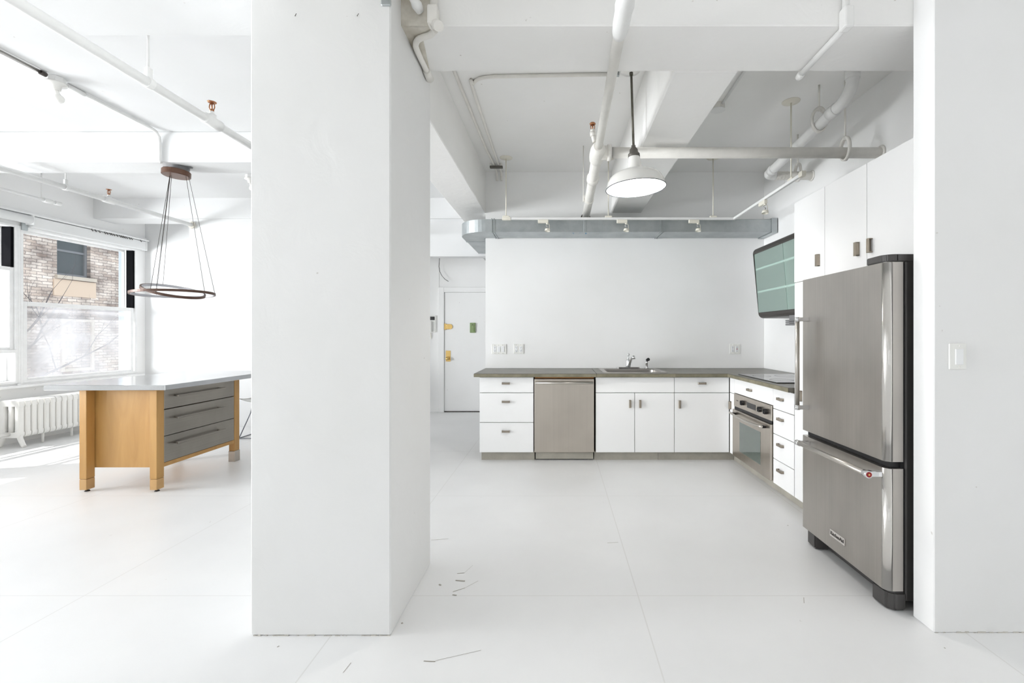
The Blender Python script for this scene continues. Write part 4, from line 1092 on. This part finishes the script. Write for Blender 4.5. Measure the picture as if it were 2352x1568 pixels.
# rough cast front edges
t = MB(); t.box(-.829, .3835, 4.4885, 4.4905, CT0 + .001, CT1 - .004); e = obj('front_edge', t, 'concedge', ct)
t = MB(); t.box(.3855, 1.166, 4.4885, 4.4905, CT0 + .001, CT1 - .004); obj('front_edge', t, 'concedge', ct)
t = MB(); t.box(1.168, 1.675, 4.4885, 4.4905, CT0 + .001, CT1 - .004); t.box(1.6735, 1.6755, 3.305, 4.4885, CT0 + .001, CT1 - .004); obj('front_edge', t, 'concedge', ct)

ck = thing('cooktop', 'black glass cooktop set in the worktop above the oven', 'cooktop', (2, 4, CT1))
obj('glass_plate', MB().box(1.735, 2.25, 3.60, 4.375, CT1 + .0005, CT1 + .007, .003), 'cooktop', ck)
t = MB()
for (x, y, r) in ((1.87, 3.80, .09), (1.87, 4.17, .075), (2.10, 3.80, .075), (2.10, 4.17, .10)):
    t.lathe([(r, .0072), (r + .003, .0072), (r + .003, .0076), (r, .0076), (r, .0072)], (x, y, CT1), seg=40, smooth=False)
obj('burner_ring', t, 'dark', ck)

sk = thing('sink', 'stainless drop-in sink in the concrete worktop', 'sink', (.78, 4.87, CT1))
def rr(x0, x1, y0, y1, r, n=5):
    return arc((x1 - r, y1 - r), r, 0, math.pi / 2, n) + arc((x0 + r, y1 - r), r, math.pi / 2, math.pi, n) + arc((x0 + r, y0 + r), r, math.pi, 1.5 * math.pi, n) + arc((x1 - r, y0 + r), r, 1.5 * math.pi, 2 * math.pi, n)
b_ = bmesh.new()
loops = [(rr(.458, 1.107, 4.578, 5.162, .012), CT1 + .001), (rr(.459, 1.106, 4.579, 5.161, .012), CT1 + .005), (rr(.505, 1.062, 4.615, 5.055, .05), CT1 + .004), (rr(.512, 1.055, 4.622, 5.048, .05), CT1 - .006), (rr(.52, 1.047, 4.63, 5.04, .05), .702), (rr(.545, 1.022, 4.655, 5.015, .05), .690)]
vs = [[b_.verts.new((u, v, z)) for u, v in L] for L, z in loops]
for A, B_ in zip(vs, vs[1:]):
    for k in range(len(A)): b_.faces.new((A[k], A[(k + 1) % len(A)], B_[(k + 1) % len(A)], B_[k])).smooth = False
b_.faces.new(vs[-1]); bmesh.ops.recalc_face_normals(b_, faces=b_.faces)
t = MB(); t.bm.free(); t.bm = b_
obj('bowl', t, 'sinksteel', sk)
obj('drain', MB().lathe([(0, .004), (.04, .004), (.045, 0)], (.78, 4.84, .691), seg=24), 'chrome', sk)

fy = 5.105; fz = CT1 + .006
fc = thing('faucet', 'chrome kitchen faucet with deck plate on the sink', 'faucet', (.79, fy, fz))
t = MB(); t.prism(rr(.665, .925, fy - .03, fy + .03, .029), 'z', fz, fz + .016, bev=.003); obj('deck_plate', t, 'chrome', fc)
bx0 = .795
obj('body', MB().lathe([(0, 0), (.027, 0), (.024, .02), (.021, .06), (.022, .075), (.018, .085), (0, .088)], (bx0 - .005, fy, fz + .015), seg=24), 'chrome', fc)
obj('spout', MB().tube([(bx0 + .004, fy - .012, fz + .02), (bx0 + .008, fy - .03, fz + .06), (bx0 + .016, fy - .06, fz + .10), (bx0 + .026, fy - .10, fz + .128), (bx0 + .034, fy - .14, fz + .135)], [.018, .0165, .015, .0145, .015], 16), 'chrome', fc)
obj('aerator', MB().cyl((bx0 + .034, fy - .138, fz + .142), (bx0 + .036, fy - .144, fz + .110), .016, seg=18), 'chrome', fc)
t = MB(); t.tube([(bx0 - .006, fy, fz + .095), (bx0 - .002, fy + .004, fz + .125), (bx0 + .002, fy + .01, fz + .15)], [.009, .007, .006], 10); t.sphere((bx0 + .003, fy + .012, fz + .155), .014)
obj('lever', t, 'chrome', fc)
sr = thing('side_sprayer', 'chrome and black side sprayer right of the faucet', 'sprayer', (1.0, fy, fz))
obj('base', MB().lathe([(0, 0), (.024, 0), (.022, .01), (.014, .016), (0, .016)], (1.0, fy, CT1 + .0055), seg=20), 'chrome', sr)
obj('grip', MB().tube([(1.0, fy, fz + .014), (.998, fy, fz + .06), (1.0, fy - .004, fz + .085)], [.012, .015, .013], 14), 'chrome', sr)
obj('spray_head', MB().cyl((1.004, fy + .012, fz + .092), (1.01, fy - .035, fz + .102), .014, .018, 18), 'black', sr)

# ------------------------------------------------------------------ glass fronted wall cabinet over cooktop
gy0, gy1 = 3.36, 4.69
gc = thing('glass_wall_cabinet', 'bronze aluminium wall cabinet with green frosted glass above the cooktop', 'cabinet', (2.2, 4.0, 1.43))
zt, zb_ = 2.15, 1.432
xt, xb = 2.012, 2.068
def fx(z): return xb + (xt - xb) * (z - zb_) / (zt - zb_)
out = [(2.369, zt)] + [(xt + .055 + .055 * math.cos(a), zt - .055 + .055 * math.sin(a)) for a in [R(90 + 90 * k / 6) for k in range(7)]] + \
      [(xb + .055 + .055 * math.cos(a), zb_ + .055 + .055 * math.sin(a)) for a in [R(180 + 90 * k / 6) for k in range(7)]] + [(2.369, zb_)]
def inset(poly, d):
    cx, cz_ = 2.2, (zt + zb_) / 2
    return [((u if u > 2.36 else u + d), v - d * (1 if v > cz_ else -1)) for u, v in poly]
t = MB(); t.prism(out, 'y', gy1 - .012, gy1); t.prism(out, 'y', gy0, gy0 + .012)
obj('end_panel', t, 'bronzeal', gc)
# top and bottom shells: strips of the outline
top_ = [p for p in out if p[1] >= zt - .056]; bot_ = [p for p in out if p[1] <= zb_ + .056]
t = MB()
in_ = lambda ps, s: [(u if u > 2.36 else u + .012, v - s * .012) for u, v in ps]
tp = top_ + list(reversed(in_(top_, 1))); t.prism(tp, 'y', gy0 + .012, gy1 - .012)
obj('top_rail', t, 'bronzeal', gc)
t = MB(); bp_ = bot_ + list(reversed(in_(bot_, -1))); t.prism(bp_, 'y', gy0 + .012, gy1 - .012)
obj('bottom_rail', t, 'bronzeal', gc)
ztg, zbg = zt - .058, zb_ + .058
obj('back_panel', MB().box(2.355, 2.369, gy0 + .012, gy1 - .012, zb_ + .013, zt - .013), 'cab', gc)
ysm = 4.09
for a, b2_ in ((gy0 + .013, ysm - .003), (ysm + .003, gy1 - .013)):
    t = MB(); t.prism([(fx(ztg) + .004, ztg), (fx(zbg) + .004, zbg), (fx(zbg) + .010, zbg), (fx(ztg) + .010, ztg)], 'y', a, b2_)
    obj('glass_door', t, 'frosted', gc)
for z in (1.70, 1.93):
    obj('shelf', MB().box(fx(z) + .0055, 2.354, gy0 + .013, gy1 - .013, z - .009, z + .009), 'cab', gc)
t = MB(); t.box(1.965, 2.05, 3.50, 3.93, 1.345, 1.358, .003).box(1.965, 2.05, 3.50, 3.93, 1.362, 1.375, .003).box(1.965, 2.05, 3.50, 3.93, 1.379, 1.392, .003)
t.box(1.99, 2.34, 3.52, 3.91, 1.35, 1.431)
obj('hood_vent', t, 'sashgrey', gc)

# ------------------------------------------------------------------ refrigerator
fx0, fy0, fy1 = 1.50, 2.078, 2.79
fr = thing('refrigerator', 'stainless bottom-freezer refrigerator with dark grey side', 'refrigerator', (1.9, 2.45, 0))
obj('body', MB().box(1.592, 2.33, fy0 + .004, fy1 - .002, .045, 1.606, .006), 'dark', fr)
def door_profile():
    r = .034
    return [(1.578, fy0)] + arc((fx0 + r, fy0 + r), r, -math.pi / 2, -math.pi, 8) + arc((fx0 + .008, fy1 - .008), .008, math.pi, math.pi / 2, 3) + [(1.578, fy1)]
ud = obj('upper_door', MB().prism(door_profile(), 'z', .686, 1.600), 'steel', fr)
ld = obj('freezer_drawer', MB().prism(door_profile(), 'z', .095, .654), 'steel', fr)
obj('gasket', MB().box(1.578, 1.592, fy0 + .012, fy1 - .012, .10, 1.59), 'black', fr)
obj('seam_strip', MB().box(1.53, 1.59, fy0 + .02, fy1 - .01, .655, .685), 'black', fr)
for dpart, z0, z1 in ((ud, .687, 1.599), (ld, .096, .653)):
    t = MB(); r = .0346
    pr = arc((fx0 + .034, fy0 + .034), r, R(-97), R(-172), 8); pi_ = arc((fx0 + .034, fy0 + .034), .033, R(-172), R(-97), 8)
    t.prism(pr + pi_, 'z', z0, z1, True)
    tr_ = obj('corner_trim', t, 'steelbr', dpart); tr_['label'] = 'bright rounded corner trim'
hx, hy = 1.435, 2.725
t = MB(); t.cyl((hx, hy, .845), (hx, hy, 1.35), .0125, seg=20); hd = obj('handle', t, 'satin', ud)
for z in (.832, 1.358):
    t = MB(); t.cyl((hx, hy, z - .014), (hx, hy, z + .014), .0155, seg=20); t.box(hx, fx0 + .001, hy - .010, hy + .010, z - .012, z + .012, .002); obj('end_bracket', t, 'chrome', hd)
hz = .622
t = MB(); t.cyl((hx, 2.10, hz), (hx, 2.72, hz), .0125, seg=20); hd = obj('handle', t, 'satin', ld)
for y in (2.115, 2.715):
    t = MB(); t.cyl((hx, y - .018, hz), (hx, y + .014, hz), .0165, seg=24); t.box(hx, fx0 + .001, y - .013, y + .013, hz - .013, hz + .013, .002); eb = obj('end_bracket', t, 'chrome', hd)
    if y < 2.2:
        pass
t = MB(); t.cyl((hx, 2.0955, hz), (hx, 2.098, hz), .0125, seg=24); md = obj('medallion', t, 'red', hd); md['label'] = 'red round medallion on the handle end'
t = MB(); t.cyl((hx, 2.0945, hz), (hx, 2.0965, hz), .0042, seg=16); md2 = obj('medallion_ring', t, 'brass', hd)
# name badge
bg = obj('badge', MB().box(fx0 - .004, fx0, 2.374, 2.502, .164, .202, .001), 'steelbr', ld)
cu = bpy.data.curves.new('lettering', 'FONT'); cu.body = 'KitchenAid'; cu.size = .0255; cu.align_x = 'CENTER'; cu.align_y = 'CENTER'; cu.extrude = .0004; cu.offset = .0005
to = bpy.data.objects.new('lettering_source', cu); C.objects.link(to)
me = bpy.data.meshes.new_from_object(to.evaluated_get(bpy.context.evaluated_depsgraph_get()))
bpy.data.objects.remove(to); bpy.data.curves.remove(cu)
me.transform(Matrix.Translation((fx0 - .0046, 2.438, .183)) @ Euler((R(90), 0, R(-90))).to_matrix().to_4x4())
me.transform(Matrix.Translation(-fr.location)); me.materials.clear(); me.materials.append(M['slot'])
lt = bpy.data.objects.new('lettering', me); C.objects.link(lt); lt.parent = bg
# hinge cap, grille and foot covers
t = MB(); t.prism([(1.66, fy0 + .0), (1.555, fy0)] + arc((1.55, fy0 + .05), .05, -math.pi / 2, -math.pi, 6) + [(1.505, fy0 + .14), (1.60, fy0 + .19), (1.66, fy0 + .19)], 'z', 1.603, 1.636, bev=.004)
obj('hinge_cap', t, 'dark', fr)
obj('base_grille', MB().box(1.585, 1.60, fy0 + .02, fy1 - .02, .012, .09), 'dark', fr)
t = MB(); t.prism([(1.595, 2.079), (1.545, 2.079), (1.515, 2.10), (1.51, 2.19), (1.595, 2.20)], 'z', .004, .088, bev=.008); obj('foot_cover', t, 'dark', fr)
t = MB(); t.prism([(1.595, 2.789), (1.545, 2.789), (1.52, 2.77), (1.515, 2.68), (1.595, 2.66)], 'z', .004, .088, bev=.008); obj('foot_cover', t, 'dark', fr)
obj('foot', MB().cyl((1.70, 2.12, 0), (1.70, 2.12, .05), .02).cyl((2.25, 2.12, 0), (2.25, 2.12, .05), .02), 'black', fr)
obj('foot', MB().cyl((1.70, 2.74, 0), (1.70, 2.74, .05), .02).cyl((2.25, 2.74, 0), (2.25, 2.74, .05), .02), 'black', fr)

# ------------------------------------------------------------------ wall plates
def plate(name, label, x0, x1, z0, z1, y, parts, cat):
    p = thing(name, label, cat, ((x0 + x1) / 2, y, (z0 + z1) / 2))
    obj('cover_plate', MB().box(x0, x1, y - .007, y - .0005, z0, z1, .003, 2), 'plate', p)
    for (kind, cx, cz_) in parts:
        if kind == 'rocker':
            obj('rocker', MB().box(cx - .0165, cx + .0165, y - .011, y - .006, cz_ - .033, cz_ + .033, .0015), 'platew', p)
        else:
            d = obj('receptacle', MB().box(cx - .0165, cx + .0165, y - .009, y - .006, cz_ - .033, cz_ + .033, .001), 'platew', p)
            t = MB()
            for s in (-.018, .018):
                t.box(cx - .0075, cx - .0050, y - .0095, y - .0085, cz_ + s, cz_ + s + .009); t.box(cx + .0045, cx + .0070, y - .0095, y - .0085, cz_ + s, cz_ + s + .009)
                t.cyl((cx, y - .0085, cz_ + s - .007), (cx, y - .0097, cz_ + s - .007), .0030, seg=10)
            obj('slots', t, 'slot', d)
            if kind == 'gfci':
                r_ = obj('reset_button', MB().box(cx - .006, cx + .006, y - .0105, y - .0085, cz_ - .004, cz_ + .006), 'red', d)
    t = MB()
    for (kind, cx, cz_) in parts:
        for s in (z1 - .011, z0 + .011): t.cyl((cx, y - .0065, s), (cx, y - .0080, s), .0035, seg=10)
    obj('screw', t, 'steelbr', p)
    return p
Y5 = 5.23
def wx(px, Y): return (px - VX) * Y / F
def wz(py, Y): return H - (py - VY) * Y / F
xa, xb2 = wx(1129, Y5), wx(1163, Y5); za, zb2 = wz(813, Y5), wz(790, Y5); zc = (za + zb2) / 2
plate('switch_plate', 'white triple plate with outlet and two rockers on the kitchen wall', xa, xb2, za, zb2, Y5, [('outlet', wx(1137, Y5), zc), ('rocker', wx(1146, Y5), zc), ('rocker', wx(1155, Y5), zc)], 'switch')
xa, xb2 = wx(1179.5, Y5), wx(1203, Y5)
plate('outlet_plate', 'white double outlet plate above the dishwasher', xa, xb2, za + .004, zb2 + .002, Y5, [('outlet', wx(1186, Y5), zc), ('outlet', wx(1196.5, Y5), zc)], 'outlet')
xa, xb2 = wx(1675.5, Y5), wx(1699.5, Y5)
plate('outlet_plate', 'white outlet plate with red reset button near the corner', xa, xb2, za + .002, zb2 + .002, Y5, [('outlet', wx(1682.5, Y5), zc), ('gfci', wx(1692, Y5), zc)], 'outlet')
Y1 = 1.935
plate('switch_plate', 'white single rocker switch on the wall end right of the refrigerator', wx(2177.5, Y1), wx(2217, Y1), wz(848, Y1), wz(788.5, Y1), Y1, [('rocker', wx(2199.5, Y1), wz(819, Y1))], 'switch')

# ------------------------------------------------------------------ entry door and hall
YD = 7.46
dr = thing('door_1', 'white entry door with brass lock and knob at the end of the hall', 'door', (-1.4, YD, 0), kind='structure')
obj('door_leaf', MB().box(-1.85, -.94, YD - .03, YD - .004, .012, 1.95, .003), 'wall', dr)
obj('door_casing', MB().box(-1.945, -1.853, YD - .05, YD - .001, 0, 2.034, .004).box(-.937, -.845, YD - .05, YD - .001, 0, 2.034, .004).box(-1.853, -.937, YD - .05, YD - .001, 1.953, 2.034, .004), 'wall', dr)
obj('threshold', MB().box(-1.85, -.94, YD - .05, YD - .002, .0, .011), 'slot', dr)
def hp_(px, py): return P(px, py, YD - .03)
a = hp_(1024, 830); b2_ = hp_(1035, 805)
lk = obj('knob_plate', MB().box(a.x, b2_.x, YD - .036, YD - .03, a.z, b2_.z, .002), 'brass', dr)
c0 = hp_(1029, 823); obj('knob', MB().lathe([(.010, 0), (.010, .03), (.026, .04), (.030, .055), (.022, .068), (0, .072)], (c0.x, YD - .036, c0.z), (0, -1, 0), 24), 'brass', dr)
a = hp_(1021, 757); b2_ = hp_(1037, 743)
dl = obj('deadbolt', MB().box(a.x, a.x + .03, YD - .05, YD - .03, a.z, b2_.z, .003).box(a.x + .03, a.x + .085, YD - .045, YD - .03, a.z + .008, b2_.z - .008, .006, 2).cyl((a.x + .09, YD - .03, (a.z + b2_.z) / 2), (a.x + .09, YD - .044, (a.z + b2_.z) / 2), .042, seg=24), 'brass', dr)
a = hp_(1079.5, 764); b2_ = hp_(1092.5, 741)
gb = thing('viewer_box', 'small green box fixed on the white entry door', 'door viewer', ((a.x + b2_.x) / 2, YD - .03, a.z))
obj('case', MB().box(a.x, b2_.x, YD - .052, YD - .031, a.z, b2_.z, .008, 2), 'green', gb)
obj('flap', MB().box(a.x + .025, b2_.x - .022, YD - .058, YD - .052, a.z + .02, b2_.z - .025, .004), 'green', gb)
obj('peephole', MB().cyl(((a.x + b2_.x) / 2, YD - .060, b2_.z - .035), ((a.x + b2_.x) / 2, YD - .057, b2_.z - .035), .007, seg=10), 'slot', gb)
YI = 7.452
def ip(px, py): return P(px, py, YI)
a = ip(987.5, 763); b2_ = ip(1002, 724.5)
ic = thing('intercom', 'white wall intercom with small screen and handset beside the door', 'intercom', ((a.x + b2_.x) / 2, YI, a.z))
obj('case', MB().box(a.x, b2_.x, YI - .03, YI - .001, a.z, b2_.z, .004), 'plate', ic)
s0, s1 = ip(989, 735), ip(999.5, 727)
obj('screen', MB().box(s0.x, s1.x, YI - .032, YI - .03, s0.z, s1.z), 'black', ic)
s0, s1 = ip(988, 762), ip(993.5, 737)
obj('handset', MB().box(s0.x, s1.x, YI - .06, YI - .03, s0.z, s1.z, .012, 3), 'plate', ic)
t = MB()
for k in range(9):
    for j in range(2):
        q = ip(995.5 + 2.6 * j, 740 + 2.3 * k); t.box(q.x - .003, q.x + .003, YI - .0315, YI - .03, q.z - .003, q.z + .003)
obj('button', t, 'slot', ic)
q = ip(990, 764); obj('cord', MB().tube([(q.x, YI - .02, q.z), (q.x + .005, YI - .02, q.z - .06), (q.x, YI - .012, q.z - .10)], [.007, .009, .004], 8), 'cream', ic)
cbp = [P(1009.5, 592, 7.40), P(1008, 612, 7.40), P(1010.5, 624, 7.40), P(1015, 633, 7.39), P(1022, 641, 7.39), P(1030, 646, 7.39)]
tag(obj('hanging_cable', MB().tube(cbp, .004, 8), 'slot'), 'loose grey cable hanging above the entry door', 'cable')

# ------------------------------------------------------------------ light
E_LEFT_FAR, E_LEFT_MID, E_LEFT_NEAR, E_BARN_FILL = 4, 425, 360, 19
wd = bpy.data.worlds.new('World'); S.world = wd; wd.use_nodes = True
nt = wd.node_tree; bgn = nt.nodes['Background']
bgn.inputs['Color'].default_value = (.80, .90, 1.0, 1); bgn.inputs['Strength'].default_value = 1.15
def sun():
    l = bpy.data.lights.new('sun', 'SUN'); l.energy = 4.2; l.angle = R(.8); l.color = (1, .97, .92)
    o = bpy.data.objects.new('sun', l); C.objects.link(o)
    o.rotation_euler = Vector((1, .30, -1.36)).to_track_quat('-Z', 'Y').to_euler()
sun()
def area_light(name, loc, rot, sx, sy, e, col=(.945, .975, 1.0)):
    l = bpy.data.lights.new(name, 'AREA'); l.shape = 'RECTANGLE'; l.size = sx; l.size_y = sy; l.energy = e; l.color = col
    o = bpy.data.objects.new(name, l); C.objects.link(o); o.location = loc; o.rotation_euler = rot
for (a, b) in openings[:1]:
    area_light('daylight_left', (XW - .3, (a + b) / 2, (SILL + HEAD) / 2), (0, R(-90), 0), HEAD - SILL, b - a, E_LEFT_FAR * (b - a))
def throw(name, loc, aim, sx, sy, e):
    d = Vector(aim) - Vector(loc)
    area_light(name, loc, (0, 0, 0), sx, sy, e)
    C.objects[name].rotation_euler = d.to_track_quat('-Z', 'Y').to_euler()
throw('yard_fill_mid', (-9.2, .6, 1.45), (0, 1.2, 1.6), 2.6, 2.2, E_LEFT_MID)  # added fill light standing in the yard, aimed in through unseen windows
throw('yard_fill_near', (-9.2, 2.4, 1.35), (1.4, 4.2, 1.75), 2.6, 2.2, E_LEFT_NEAR)  # second added yard fill, thrown past the pillar deep into the kitchen
# fill light added inside the unlit barn pendant to brighten the kitchen
l = bpy.data.lights.new('barn_fill', 'POINT'); l.energy = E_BARN_FILL; l.shadow_soft_size = .045; l.color = (1, .97, .93)
o = bpy.data.objects.new('barn_fill', l); C.objects.link(o); o.location = along(.175)
# the window in view lets the sky itself in: a portal only tells the sampler where the opening is
l = bpy.data.lights.new('sky_portal', 'AREA'); l.shape = 'RECTANGLE'; l.size = HEAD - SILL; l.size_y = 2.96; l.cycles.is_portal = True
o = bpy.data.objects.new('sky_portal', l); C.objects.link(o); o.location = (XW - .26, 5.38, (SILL + HEAD) / 2); o.rotation_euler = (0, R(-90), 0)

# ------------------------------------------------------------------ camera
cam = bpy.data.cameras.new('camera'); cam.sensor_width = 36; cam.lens = F / 2352 * 36
cam.shift_x = -(VX - 1176) / 2352; cam.shift_y = -(784 - VY) / 2352; cam.clip_start = .05; cam.clip_end = 200
co = bpy.data.objects.new('camera', cam); C.objects.link(co); co.location = (0, 0, H); co.rotation_euler = (R(90), 0, 0)
S.camera = co
S.view_settings.view_transform = 'Standard'; S.view_settings.look = 'None'; S.view_settings.gamma = 1; S.view_settings.use_curve_mapping = False
S.view_settings.exposure = .66
S.cycles.max_bounces = 14; S.cycles.diffuse_bounces = 9; S.cycles.glossy_bounces = 6; S.cycles.transparent_max_bounces = 16
